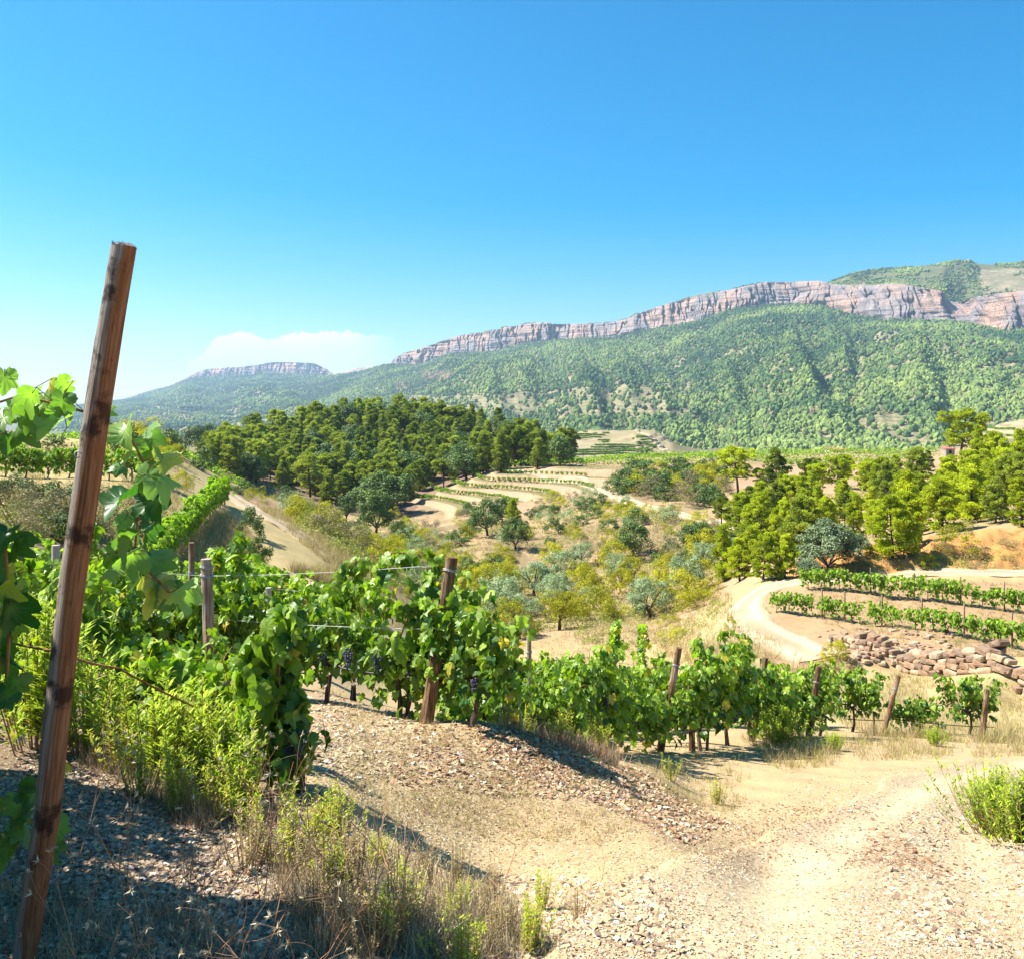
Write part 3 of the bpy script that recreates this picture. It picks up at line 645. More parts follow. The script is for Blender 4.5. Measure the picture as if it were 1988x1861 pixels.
m_dry = leafmat('dry_stem', (.22, .15, .085), (.66, .56, .38), (.36, .15, .07), trans=.1, tcol=(1.1, 1.05, .8), spec=.05, rough=.9, rnd=.1)

def barkmat(name, a, b, sc=30, squash=.08):
    m, nt = newmat(name); tcn = N(nt, 'ShaderNodeTexCoord')
    mp = N(nt, 'ShaderNodeVectorMath', operation='MULTIPLY'); L(nt, tcn.outputs['Object'], mp.inputs[0]); mp.inputs[1].default_value = (1, 1, squash)
    at = N(nt, 'ShaderNodeAttribute', attribute_name='tint'); sp = N(nt, 'ShaderNodeSeparateColor'); L(nt, at.outputs['Color'], sp.inputs[0])
    n = noise(nt, sc, 7, .7, mp.outputs[0], .3); n2 = noise(nt, 2.5, 4, .6, tcn.outputs['Object'])
    f = M(nt, 'ADD', n, M(nt, 'MULTIPLY', M(nt, 'SUBTRACT', n2, .5), .9))
    f = M(nt, 'ADD', f, M(nt, 'SUBTRACT', sp.outputs[0], .5))
    c = ramp(nt, f, (.30, tuple(x * .35 for x in a)), (.45, a), (.72, b))
    p = bsdf(nt, c, .9, .1, n, .8, .006); out(nt, p.outputs[0]); return m
m_bark = barkmat('vine_bark', (.075, .05, .038), (.22, .17, .13), 60, .15)
m_tbark = barkmat('tree_bark', (.07, .05, .04), (.24, .19, .15), 8, .25)
m_wood = barkmat('weathered_wood', (.20, .115, .06), (.42, .36, .29), 55, .04)
m_cane = barkmat('vine_cane', (.25, .12, .05), (.40, .26, .10), 40, .2)
m_grape, nt = newmat('grape_skin')
nn_ = noise(nt, 40, 3); cc_ = ramp(nt, nn_, (.35, (.012, .012, .035)), (.65, (.07, .08, .15))); p = bsdf(nt, cc_, .4, .4); out(nt, p.outputs[0])
m_wire, nt = newmat('galvanised_wire'); p = bsdf(nt, (.42, .42, .40), .5, .5); out(nt, p.outputs[0])
m_hose, nt = newmat('black_hose'); p = bsdf(nt, (.02, .02, .022), .45, .4); out(nt, p.outputs[0])
m_string, nt = newmat('pale_string'); p = bsdf(nt, (.62, .62, .55), .8, .1); out(nt, p.outputs[0])
m_teal, nt = newmat('teal_twine'); p = bsdf(nt, (.02, .38, .34), .6, .2); out(nt, p.outputs[0])

# ------------------------------------------------------------------ leaf templates
def grape_leaf(detail=0, curl=(.35, .25, .25), seed=0):
    rs = np.random.default_rng(seed)
    an = np.array([-90, -72, -40, -12, 6, 30, 52, 66, 90.]); ra = np.array([.22, .50, .56, .50, .40, .60, .44, .46, .66])
    full_a = np.concatenate([an, (180 - an[-2:0:-1])]); full_r = np.concatenate([ra, ra[-2:0:-1]])
    if detail:
        k = 3; aa, rr = [], []
        n = len(full_a)
        for i in range(n):
            a0_, a1_ = full_a[i], full_a[(i+1) % n] + (360 if i == n-1 else 0); r0_, r1_ = full_r[i], full_r[(i+1) % n]
            for j in range(k):
                t = j / k; aa.append(a0_ + (a1_ - a0_) * t); rr.append((r0_ + (r1_ - r0_) * t) * (1 + (.045 if j % 2 else -.02)))
        full_a, full_r = np.array(aa), np.array(rr)
    full_r = full_r * rs.uniform(.93, 1.07, len(full_r))
    th = np.radians(full_a); n = len(th)
    x, y = np.cos(th) * full_r, np.sin(th) * full_r + .40
    rings = [np.stack([x, y], -1)]
    if detail: rings.append(np.stack([x * .5, .40 + (y - .40) * .5], -1))
    V = np.vstack(rings + [np.array([[0, .36]])]); c0 = len(V) - 1
    z = -curl[0] * V[:, 0]**2 * 1.6 - curl[1] * (V[:, 1] - .3)**2 + curl[2] * np.abs(V[:, 0]) * .8 + rs.uniform(-.03, .03, len(V))
    V = np.column_stack([V, z]); f = []
    for i in range(n):
        j = (i + 1) % n
        if detail: f += [(i, j, n + j), (i, n + j, n + i), (n + i, n + j, c0)]
        else: f.append((i, j, c0))
    return V, np.array(f)
LEAF_LO = [grape_leaf(0, c, s) for s, c in enumerate([(.5, .3, .5), (.9, .5, .1), (.3, 1.0, .7), (-.5, .4, .2)])]
LEAF_HI = [grape_leaf(1, c, s) for s, c in enumerate([(.55, .35, .5), (1.0, .6, .15), (.3, 1.1, .8), (-.6, .5, .25), (1.5, .2, .1)])]
QUAD = (np.array([(-.5, 0, 0), (0, .35, .08), (.5, 0, 0), (0, -.35, -.05)]) * (1, 1, 1), np.array([(0, 1, 2), (0, 2, 3)]))
BLADE = (np.array([(-.09, 0, 0), (.09, 0, 0), (0.02, .35, 1.)]), np.array([(0, 1, 2)]))
LANCE = (np.array([(0, 0, 0), (-.13, .45, .03), (.13, .45, .03), (0, 1, -.08)]), np.array([(0, 2, 1), (1, 2, 3)]))
def orient(dirs, nrm_hint, roll=None):
    """matrices with +y along dirs and +z near nrm_hint"""
    d = dirs / np.linalg.norm(dirs, axis=1)[:, None]; x = np.cross(d, nrm_hint); x /= np.linalg.norm(x, axis=1)[:, None] + 1e-9; z = np.cross(x, d)
    if roll is not None:
        c, s = np.cos(roll)[:, None], np.sin(roll)[:, None]; x, z = x * c + z * s, z * c - x * s
    return np.stack([x, d, z], -1)
def leaves(P, size, rs, templates, outward=None, droop=(.5, 1.3), tint=None):
    """drooping leaves at P"""
    n = len(P); Vs, Fs, Cs, o = [], [], [], 0
    ph = rs.uniform(0, 2 * math.pi, n)
    od = np.stack([np.cos(ph), np.sin(ph), 0 * ph], -1)
    if outward is not None: od = od * .75 + outward; od[:, 2] = 0; od /= np.linalg.norm(od, axis=1)[:, None] + 1e-9
    dl = rs.uniform(*droop, n)[:, None]; d = np.cos(dl) * od - np.sin(dl) * np.array((0, 0, 1)); nh = np.sin(dl) * od + np.cos(dl) * np.array((0, 0, 1))
    Rm = orient(d, nh, rs.normal(0, .45, n)); S = size * rs.uniform(.7, 1.2, n)
    tint = rs.uniform(0, 1, (n, 1)) * (1, 0, 0) if tint is None else tint
    which = rs.integers(0, len(templates), n)
    for k, (tv, tf) in enumerate(templates):
        m = which == k
        if not m.any(): continue
        v, f, c = scatter(tv, tf, P[m], Rm[m], S[m], tint[m]); Vs.append(v); Fs.append(f + o); Cs.append(c); o += len(v)
    return np.vstack(Vs), np.vstack(Fs), np.vstack(Cs)

# ------------------------------------------------------------------ grape vines
def berries(b, p, n, rs, r=.011, ln=.15):
    for i in range(n):
        t = rs.random(); rad = .042 * (1 - t) ** .6 + .008; a = rs.uniform(0, 6.28)
        q = np.array(p) + (math.cos(a) * rad * rs.uniform(.5, 1), math.sin(a) * rad * rs.uniform(.5, 1), -t * ln)
        b.add(ICO1[0] * r * rs.uniform(.85, 1.15) + q, ICO1[1])
def make_vine(seed, kind):
    rs = np.random.default_rng(seed); random.seed(seed)
    P = {'full': dict(th=.55, hw=.60, sh=13, top=.72, n=22, size=.118, fill=150, tr=.028),
         'tall': dict(th=.60, hw=.48, sh=12, top=.95, n=24, size=.118, fill=170, tr=.03),
         'low':  dict(th=.35, hw=.60, sh=12, top=.45, n=18, size=.112, fill=140, tr=.025),
         'bushy': dict(th=.30, hw=.58, sh=13, top=.92, n=24, size=.115, fill=260, tr=.026),
         'mid':  dict(th=.48, hw=.62, sh=10, top=.72, n=13, size=.17, fill=60, tr=.028),
         'young': dict(th=.42, hw=.46, sh=9, top=.62, n=11, size=.15, fill=26, tr=.018)}[kind]
    root = empty('grape_vine')
    b = B(); lean = rs.uniform(-.06, .06, 2)
    pts = [(0, 0, -.12), (0, 0, .03), (lean[0] * .6, lean[1], P['th'] * .35), (lean[0], lean[1] * .4, P['th'] * .7), (0, 0, P['th'])]
    tube(b, pts, [P['tr'] * k for k in (1.5, 1.2, .95, 1.05, 1.1)], 7, .5, rough=.35, seed=seed)
    for s in (-1, 1):
        tube(b, [(0, 0, P['th'] - .03), (s * .12, rs.uniform(-.03, .03), P['th'] + .04), (s * P['hw'] * .8, rs.uniform(-.04, .04), P['th'] + .07)], [P['tr'] * .9, P['tr'] * .7, P['tr'] * .4], 6, .45, rough=.3, seed=seed + s)
    obj('trunk', b.mesh('trunk', m_bark, False), root)
    cb = B(); LP, OW = [], []
    for i in range(P['sh']):
        x = (i + .5) / P['sh'] * 2 - 1; x0 = x * P['hw'] * .85 + rs.uniform(-.05, .05)
        side = rs.choice((-1, 1)); ln = P['top'] * rs.uniform(.75, 1.18)
        y1 = side * rs.uniform(.02, .16); y2 = side * rs.uniform(.10, .34); drp = rs.uniform(.35, .98)
        z0 = P['th'] + .06
        pts = [np.array((x0, 0, z0)), np.array((x0 + x * .05, y1, z0 + ln * .5)), np.array((x0 + x * .12, (y1 + y2) / 2, z0 + ln * .88)), np.array((x0 + x * .2 + rs.uniform(-.1, .1), y2, z0 + ln * drp))]
        t = np.linspace(0, 1, 9); seg = [pchip([0, .45, .8, 1], [q[k] for q in pts], t) for k in range(3)]; path = np.stack(seg, -1)
        tube(cb, path, np.linspace(.006, .0025, 9), 4, .5)
        tl = rs.uniform(.05, 1, P['n']); pp = np.stack([np.interp(tl, t, path[:, k]) for k in range(3)], -1)
        ow = np.stack([rs.normal(0, .5, P['n']), np.full(P['n'], side * 1.) * rs.choice((-1, 1, 1), P['n']), 0 * tl], -1)
        pp += ow * rs.uniform(.02, .10, (P['n'], 1)) + rs.normal(0, .02, pp.shape); LP.append(pp); OW.append(ow)
    m = P['fill']; q = np.stack([rs.uniform(-1, 1, m) * P['hw'], rs.normal(0, .13, m), P['th'] + rs.uniform(-.18, P['top'] * .8, m)], -1)
    ow = np.stack([rs.normal(0, .4, m), np.sign(q[:, 1]), 0 * q[:, 0]], -1); LP.append(q); OW.append(ow)
    LP, OW = np.vstack(LP), np.vstack(OW)
    tint = np.zeros((len(LP), 3)); tint[:, 0] = np.clip(rs.normal(.45, .26, len(LP)) + (LP[:, 2] - P['th'] - .3) * .25, 0, 1); yl = rs.random(len(LP)) < .02; tint[yl, 1] = rs.uniform(.4, 1, yl.sum())
    V, Fc, c = leaves(LP, P['size'], rs, LEAF_LO, OW, (.35, 1.45), tint)
    if kind in ('full', 'tall', 'low', 'bushy'): obj('cane', cb.mesh('cane', m_cane), root)
    obj('foliage', mesh_np('foliage', V, Fc, m_vine if kind in ('full', 'tall', 'low', 'bushy') else m_vine_far, c), root)
    if kind in ('full', 'tall'):
        for k in range(3):
            gb = B(); berries(gb, (0, 0, 0), 42, rs)
            obj('grape_cluster', gb.mesh('grape_cluster', m_grape, True), root, (rs.uniform(-.45, .45), rs.choice((-.16, .16)) - .05, P['th'] + rs.uniform(-.02, .14)))
    return root
def copy_tree(o, parent=None):
    c = o.copy(); C.objects.link(c); c.parent = parent
    for ch in o.children: 
        d = ch.copy(); C.objects.link(d); d.parent = c
        for g2 in ch.children:
            e = g2.copy(); C.objects.link(e); e.parent = d
    return c
VPROTO = {k: [(make_vine(s, k)) for s in range(s0, s0 + n)] for k, s0, n in (('full', 10, 5), ('tall', 30, 3), ('low', 50, 2), ('bushy', 55, 4), ('mid', 60, 5), ('young', 80, 5))}
USED = set(); NV = [0]
def place(proto_list, i, loc, rz, scale, label, cat, group):
    src = proto_list[i % len(proto_list)]
    if src.name not in USED: USED.add(src.name); o = src
    else: o = copy_tree(src)
    o.location = loc; o.rotation_euler = (0, 0, rz); o.scale = (scale if hasattr(scale, '__len__') else (scale,) * 3)
    tag(o, label, cat, group); return o
ORD = ['first', 'second', 'third', 'fourth', 'fifth', 'sixth', 'seventh', 'eighth', 'ninth', 'tenth', 'eleventh', 'twelfth', 'thirteenth', 'fourteenth', 'fifteenth', 'sixteenth', 'seventeenth', 'eighteenth', 'nineteenth', 'twentieth']
def ordn(i):
    if i < 20: return ORD[i]
    tens = {2: 'twenty', 3: 'thirty', 4: 'forty', 5: 'fifty', 6: 'sixty', 7: 'seventy', 8: 'eighty', 9: 'ninety', 10: 'hundred'}[(i + 1) // 10]
    return tens[:-1] + 'ieth' if (i + 1) % 10 == 0 else tens + '-' + ORD[(i + 1) % 10 - 1]
def vine_row(pts, spacing, kind, label, group, sc=1.0, jit=.08, skip=(), seed=0, maxn=999):
    rs = np.random.default_rng(seed); a = smooth_line(pts, 200); d = np.concatenate([[0], np.cumsum(np.hypot(*np.diff(a, axis=0).T))])
    n = min(int(d[-1] / spacing) + 1, maxn); k = 0
    for i in range(n):
        s_ = i * spacing + rs.uniform(-jit, jit); s_ = min(max(s_, 0), d[-1])
        x, y = np.interp(s_, d, a[:, 0]), np.interp(s_, d, a[:, 1]); x2, y2 = np.interp(min(s_ + .5, d[-1]), d, a[:, 0]), np.interp(min(s_ + .5, d[-1]), d, a[:, 1]); x1_, y1_ = np.interp(max(s_ - .5, 0), d, a[:, 0]), np.interp(max(s_ - .5, 0), d, a[:, 1])
        if i in skip or rs.random() < (.06 if kind == 'young' else 0): continue
        rz = math.atan2(y2 - y1_, x2 - x1_) + (math.pi if rs.random() < .5 else 0) + rs.uniform(-.1, .1)
        z = h1(x, y); f = rs.uniform(.88, 1.12) * sc
        kk = kind if isinstance(kind, str) else kind[i % len(kind)]
        dzdx = (h1(x2, y2) - h1(x1_, y1_))
        place(VPROTO[kk], int(rs.integers(0, 50)), (x, y, z - .01), rz, (sc * rs.uniform(.95, 1.08), f, f), label.format(o=ordn(k)), 'grape vine', group); k += 1; NV[0] += 1
    return a, d
# ------------------------------------------------------------------ posts, wires, hoses
def post(x, y, h, r=.045, lean=(0, 0), label='', group='vineyard posts', tint=.5, ties=(), sink=.15, name='wooden_post', seed=0):
    random.seed(seed + int(x * 100)); z = h1(x, y); b = B(); n = 9
    pts = [(lean[0] * t * h, lean[1] * t * h, -sink + (h + sink) * t) for t in np.linspace(0, 1, n)]
    tube(b, pts, [r * (1.12 - .2 * t) for t in np.linspace(0, 1, n)], 10, tint, rough=.08, seed=seed)
    root = obj(name, b.mesh(name, m_wood, False), None, (x, y, z))
    for t in ties:
        tb = B(); c = Vector((lean[0] * t * h, lean[1] * t * h, -sink + (h + sink) * t))
        ring = [c + Vector((math.cos(a) * r * 1.1, math.sin(a) * r * 1.1, .01 * math.sin(a * 2))) for a in np.linspace(0, 2 * math.pi, 13)]
        tube(tb, ring, .0035, 4, .5, False); tube(tb, [p_ + Vector((0, 0, .012)) for p_ in ring], .0035, 4, .5, False)
        obj('wire_tie', tb.mesh('wire_tie', m_wire), root)
    tag(root, label, 'post', group); return root
def line_thing(name, pts, rad, mat, label, cat, group, sag=.02):
    P = []
    for a, b2 in zip(pts[:-1], pts[1:]):
        a, b2 = Vector(a), Vector(b2)
        for t in np.linspace(0, 1, 9)[:-1]: P.append(a.lerp(b2, t) - Vector((0, 0, sag * 4 * t * (1 - t))))
    P.append(Vector(pts[-1])); b = B(); o0 = P[0].copy(); tube(b, [p - o0 for p in P], rad, 5, .5)
    return tag(obj(name, b.mesh(name, mat, True), None, o0), label, cat, group)
# ------------------------------------------------------------------ the near vineyard
def xy(u, y): return ((u - U0) / F * y, y)
gN = 'grape vines of the near rows'
# row through the thick leaning post
rowB = [xy(-60, 9.3), xy(150, 9.6), xy(400, 9.5), xy(665, 9.0), xy(800, 8.5), xy(915, 7.85)]
vine_row(rowB[::-1], .95, ('full', 'low', 'full', 'full'), 'dense green vine, {o} from the road end of the row with the thick leaning post', gN, sc=.86, seed=1)
# two rows behind it, reaching left
rowB2 = [xy(-200, 13.0), xy(100, 12.6), xy(370, 12.4), xy(560, 12.4), xy(700, 12.2)]
vine_row(rowB2, .95, ('bushy', 'tall'), 'leafy vine behind the thick-post row, {o} counted from the left bank', gN, sc=1.02, seed=2)
rowB3 = [xy(-150, 18.0), xy(120, 17.0), xy(300, 16.4), xy(450, 16), xy(600, 15.6)]
vine_row(rowB3, 1.0, ('full', 'full', 'tall'), 'small-looking vine of the third row down the slope, {o} from the left bank', gN, sc=1.0, seed=3)
0 and vine_row([xy(-100, 22.5), xy(100, 21.5), xy(230, 20.8), xy(330, 20.4)], 1.0, 'mid', '', gN, seed=31)
# nearest row on the left, half hidden by weeds
rowB0 = [xy(420, 5.6), xy(330, 6.0), xy(150, 6.4), xy(-60, 6.6), xy(-300, 6.8)]
vine_row(rowB0, .85, ('low', 'low', 'full'), 'low vine among the yellow-green weeds, {o} left of the drooping end vine', gN, sc=.78, seed=4)
# rows right of the thick post
rowC = [xy(1130, 10.6), xy(1185, 11.6), xy(1350, 13.2), xy(1480, 15.6), xy(1625, 18.6)]
vine_row(rowC, 1.12, ('full', 'bushy', 'low', 'full', 'tall'), 'bright green vine, {o} along the row that ends at the small broom bush', gN, sc=1.0, seed=5)
rowC2 = [xy(930, 12.6), xy(1050, 14.2), xy(1200, 16.0), xy(1350, 18.2), xy(1500, 20.6), xy(1600, 22)]
vine_row(rowC2, .9, ('bushy', 'low', 'full', 'low'), 'yellow-green vine, {o} along the row just behind the roadside row', gN, sc=.95, seed=6)
vine_row([xy(900, 15.0), xy(1000, 17.2), xy(1150, 19.5), xy(1280, 21.5)], .9, ('bushy',), 'pale vine, {o} along the third row below the thick post', gN, sc=.95, seed=7)
vine_row([xy(935, 9.6), xy(1010, 9.6), xy(1085, 10.0), xy(1120, 10.2)], .75, ('low',), 'sprawling low vine, {o} right of the vine trunk tied with string', gN, sc=.8, seed=71)
vine_row([xy(1655, 20.2), xy(1740, 20.2), xy(1830, 20.4), xy(1925, 20.6)], 1.4, ('full', 'low'), 'separate bushy vine, {o} of the short row beside the road bend', gN, sc=.95, seed=8)
# low suckers round the string-tied trunk
# rows on the left terraces
vine_row([xy(-80, 48), xy(60, 48.5), xy(150, 48.5), xy(240, 48.5), xy(300, 49)], 1.1, 'mid', 'dark green vine, {o} of the level row on the grassy terrace', 'vines on the left terrace', sc=1.35, seed=9)
vine_row([xy(305, 33.5), xy(350, 38), xy(400, 45.5), xy(435, 53)], .9, 'mid', 'vine {o} up the slanting row above the dry grass triangle', 'vines of the slanting row', sc=1.2, seed=10)
vine_row([xy(500, 24), xy(520, 27), xy(545, 30)], .95, 'mid', 'dark vine, {o} of the short stretch above the sandy track', 'vines near the sandy track', sc=1.2, seed=32)
# rows on the young terraces to the right
vine_row([xy(1508, 46), xy(1560, 45.2), xy(1650, 43), xy(1750, 41), xy(1850, 39.3), xy(1988, 37.2), xy(2120, 35.6)], .78, 'young', 'young vine, {o} from the hairpin in the lower terrace row', 'young vines of the lower terrace row', sc=1.02, jit=.2, seed=11)
vine_row([xy(1570, 50.0), xy(1650, 49), xy(1750, 47.4), xy(1850, 46), xy(1988, 44.2), xy(2120, 42.8)], .85, 'young', 'young vine, {o} from the hairpin in the upper terrace row', 'young vines of the upper terrace row', sc=1.1, jit=.2, seed=12)
vine_row([xy(1840, 43.2), xy(1900, 42.2), xy(1988, 41), xy(2080, 40)], 1.0, 'young', 'young vine, {o} of the short middle terrace row at the right', 'young vines of the middle terrace row', sc=.9, jit=.2, seed=13) if False else None

# contour rows on the knoll and the plateau
def contour(level, us, y0, y1):
    r = []
    for u in us:
        y = np.linspace(y0, y1, 400); x = (u - U0) / F * y; z = base_h(x, y)
        k = np.where((z[:-1] < level) & (z[1:] >= level))[0]
        if len(k): r.append((x[k[0]], y[k[0]]))
    return r
knoll_rows = []
for k in range(-15, -8):
    lv = k * STEP + STEP * .97
    pts = contour(lv, np.arange(770, 1160, 6), 165, 215)
    if len(pts) > 8: knoll_rows.append((k, pts))
cnt = 0
RESTP = []
for k, pts in knoll_rows:
    a = np.array(pts); d = np.concatenate([[0], np.cumsum(np.hypot(*np.diff(a, axis=0).T))]); n = int(d[-1] / 1.15); rs = np.random.default_rng(k + 100)
    for i in range(n):
        s_ = i * 1.15; x, y = np.interp(s_, d, a[:, 0]), np.interp(s_, d, a[:, 1]) + 1.1
        RESTP.append((x, y, .85, '%s from the left in the %s row of vines on the terraced knoll' % (ordn(i), ORD[k + 15])))
for yy, u0_, u1_ in ((203, 1000, 1560), (208, 1010, 1700), (213, 1030, 1800), (222, 1040, 1830), (232, 1060, 1830), (244, 1080, 1830), (256, 1120, 1800), (268, 1200, 1760)):
    a = np.array([xy(u, yy + 4 * math.sin(u / 160)) for u in np.arange(u0_, u1_, 10)]); d = np.concatenate([[0], np.cumsum(np.hypot(*np.diff(a, axis=0).T))])
    for s_ in np.arange(0, d[-1], 1.5): RESTP.append((np.interp(s_, d, a[:, 0]), np.interp(s_, d, a[:, 1]), 1.3, '%s from the left in the plateau row %s' % (ordn(int(s_ / 1.5)), 'nearest the knoll' if yy < 206 else 'behind the front one')))
# the first hundred as vines of their own, the rest as one planting
order = sorted(range(len(RESTP)), key=lambda i: RESTP[i][1]); room = max(0, 298 - NV[0])
print('near vines', NV[0], 'rest', len(RESTP))
for n_, i in enumerate(order[:room]):
    x, y, s_, lb = RESTP[i]
    place(VPROTO['young'], i * 7 % 5, (x, y, h1(x, y)), i * 2.4, s_ * 1.05, 'tiny vine, ' + lb, 'grape vine', 'young vines on the terraced knoll')
def bulk_vines():
    rs = np.random.default_rng(5); P = np.array([RESTP[i][:3] for i in order[room:]]); P = np.column_stack([P[:, 0], P[:, 1], H(P[:, 0], P[:, 1]), P[:, 2]])
    # far planted rows: upper left vineyard and the distant terraced hills
    ex = []
    for yy in np.arange(118, 176, 5.5): 
        for u in np.arange(90, 470, .8 * F / yy): ex.append((*xy(u, yy), 1.1))
    for z_ in np.arange(-34, -12, 2.6):
        lv = math.floor(z_ / 2.6) * 2.6 + 2.2
        for pts in (contour(lv, np.arange(1890, 2200, 1.2), 570, 780),):
            for x, y in pts:
                if fbm(x / 30, y / 30, s=8).item() > -.5: ex.append((x, y + 1.5, 1.35))
    for vr in np.arange(842, 892, 4.4):
        lim = (1078 + (868 - vr) * .9 if vr < 868 else 1074, np.interp(vr, [832, 848, 868, 888], [1236, 1256, 1278, 1306]))
        us = np.arange(max(lim[0], 1078), lim[1], 14.); hp = [hit(u, vr - 3 * math.sin((u - 1070) / 90), 560) for u in us]; hp = [(q.x, q.y) for q in hp if q is not None and q.y < 860]
        if len(hp) < 3: continue
        a = np.array(hp); s2 = np.linspace(0, len(a) - 1, len(a) * 9); xs_, ys_ = np.interp(s2, range(len(a)), a[:, 0]), np.interp(s2, range(len(a)), a[:, 1])
        for x, y in zip(xs_, ys_):
            if fbm(x / 30, y / 30, s=8).item() > -.35: ex.append((x, y, 1.1))
    ex = np.array(ex); E = np.column_stack([ex[:, 0], ex[:, 1], H(ex[:, 0], ex[:, 1]), ex[:, 2]]); P = np.vstack([P, E])
    n = len(P); m = 26; base = np.repeat(P, m, 0); far = base[:, 1] > 400
    q = np.stack([rs.normal(0, .45, n * m), rs.normal(0, .2, n * m), rs.uniform(.25, 1.25, n * m)], -1) * base[:, 3:4]
    tint = np.stack([np.clip(rs.normal(.55, .3, n * m), 0, 1), np.where(rs.random(n * m) < .05, .6, 0), np.zeros(n * m)], -1)
    tint[far, 0] *= .5
    Rm = rotm(rs.uniform(-1, 1, n * m), rs.uniform(-1, 1, n * m), rs.uniform(0, 6.3, n * m))
    V, Fc, c = scatter(QUAD[0], QUAD[1], base[:, :3] + q, Rm, .36 * base[:, 3] * np.where(far, 2.0, 1.0), tint)
    tag(obj('vineyard_rows', mesh_np('vineyard_rows', V, Fc, m_vine_far, c)), 'far rows of low green vines on the plateau and distant terraces', 'vine rows', None, 'stuff')
bulk_vines()

# posts of the near rows (bearing, distance, height, radius, lean, shade)
gp_ = 'wooden posts of the near rows'
def P_(u, y, h, r, lean, label, tint=.5, ties=(.78,), seed=0):
    x, y = xy(u, y); return post(x, y, h, r, lean, label, gp_, tint, ties, seed=seed)
P_(822, 8.05, 1.44, .056, (.17, .05), 'thick leaning brown post with grey top standing at the end of the near vine row', .42, (.52, .93), 1)
P_(412, 8.3, 1.38, .052, (-.04, 0), 'grey-green upright post bound with wire among the left vines', .56, (.9, .95), 2)
P_(372, 11.6, 1.75, .04, (0, 0), 'thin grey post rising above the vines behind the wire-bound post', .5, (.8,), 3)
P_(527, 11.2, 1.25, .04, (-.03, 0), 'short pale grey post top showing between left vines', .85, (), 4)
P_(108, 8.4, 1.4, .04, (0, 0), 'half hidden grey post by the foreground post', .8, (), 41)
P_(1027, 12.8, 1.45, .036, (0, 0), 'slim upright grey post in the pale vines right of the thick post', .62, (.85,), 5)
P_(1278, 12.6, 1.42, .05, (.20, 0), 'leaning dark grey post in the middle of the roadside row', .45, (.85, .5), 6)
P_(1344, 13.2, 1.0, .045, (-.02, 0), 'short dark stake beside the middle leaning post', .4, (), 7)
P_(1457, 15.3, 1.38, .055, (.18, 0), 'leaning brown post near the small bright broom bush', .45, (.8,), 8)
P_(1568, 17.2, 1.3, .055, (.16, 0), 'dark leaning post at the right end of the roadside row', .35, (.8,), 9)
P_(1710, 19.2, 1.25, .05, (.30, 0), 'strongly tilted thin post among the separate bushy vines', .42, (.8,), 10)
P_(1905, 19.9, 1.05, .06, (.12, 0), 'stout short post at the last vine by the road bend', .45, (), 11)
for i, (u, y) in enumerate([(1596, 44.3), (1640, 43.3), (1712, 41.8), (1790, 40.4), (1872, 38.9), (1965, 37.5)]):
    x, yy = xy(u, y); post(x, yy, 1.45, .035, (0, 0), 'thin stake, %s from the hairpin in the lower young terrace row' % ORD[i], 'stakes in the lower terrace row', .5, seed=i)
for i, (u, y) in enumerate([(1600, 49.7), (1690, 48.4), (1775, 47.2), (1865, 45.9), (1950, 44.8)]):
    x, yy = xy(u, y); post(x, yy, 1.4, .03, (0, 0), 'thin stake, %s from the hairpin in the upper young terrace row' % ORD[i], 'stakes in the upper terrace row', .5, seed=i)
for i in range(13):
    t = i / 12; u = np.interp(t, [0, .35, .7, 1], [308, 352, 402, 437]); y = np.interp(t, [0, .35, .7, 1], [33.2, 37.6, 45.1, 52.6]) - .6
    x, yy = xy(u, y); post(x, yy, .75, .03, (0, 0), 'pale short stake, %s up the slanting row above the grass triangle' % ORD[i], 'stakes of the slanting row', .75, seed=i)

# wires and drip hoses
def at(u, y, h): x, y = xy(u, y); return (x, y, h1(x, y) + h)
tw = lambda pts, lab: line_thing('trellis_wire', pts, .003, m_wire, lab, 'wire', 'trellis wires')
tw([at(150, 9.5, 1.30), at(400, 9.45, 1.28), at(846, 8.1, 1.38)], 'thin steel wire running to the top of the thick leaning post')
tw([at(150, 9.5, .85), at(400, 9.45, .85), at(838, 8.1, .82)], 'thin steel wire tied halfway up the thick leaning post')
tw([at(250, 12.5, 1.3), at(560, 12.3, 1.3), at(820, 12.0, 1.45)], 'thin steel wire above the vines behind the thick-post row')
tw([at(1130, 10.8, 1.1), at(1290, 12.9, 1.15), at(1470, 15.7, 1.15), at(1580, 17.6, 1.1)], 'steel wire strung between the leaning posts of the roadside row')
hz = lambda pts, lab: line_thing('drip_hose', pts, .010, m_hose, lab, 'hose', 'drip irrigation hoses', .03)
hz([at(150, 9.5, .42), at(440, 9.3, .45), at(600, 9.05, .42), at(835, 8.15, .38), at(905, 7.85, .42), at(1000, 8.8, .25)], 'black drip hose sagging along the row with the thick leaning post')
hz([at(1140, 10.8, .4), at(1290, 12.8, .38), at(1350, 13.2, .40), at(1470, 15.6, .35), at(1600, 18.2, .35)], 'black drip hose low along the roadside row of vines')
hz([at(1640, 19.9, .3), at(1740, 20.0, .3), at(1930, 20.3, .22)], 'black drip hose under the separate vines beside the road bend')
line_thing('vine_cane', [at(-60, 3.7, .75), at(110, 3.6, .72), at(230, 3.9, .64), at(420, 4.8, .38)], .005, m_cane, 'long bare brown cane crossing behind the foreground post', 'cane', None, .01)
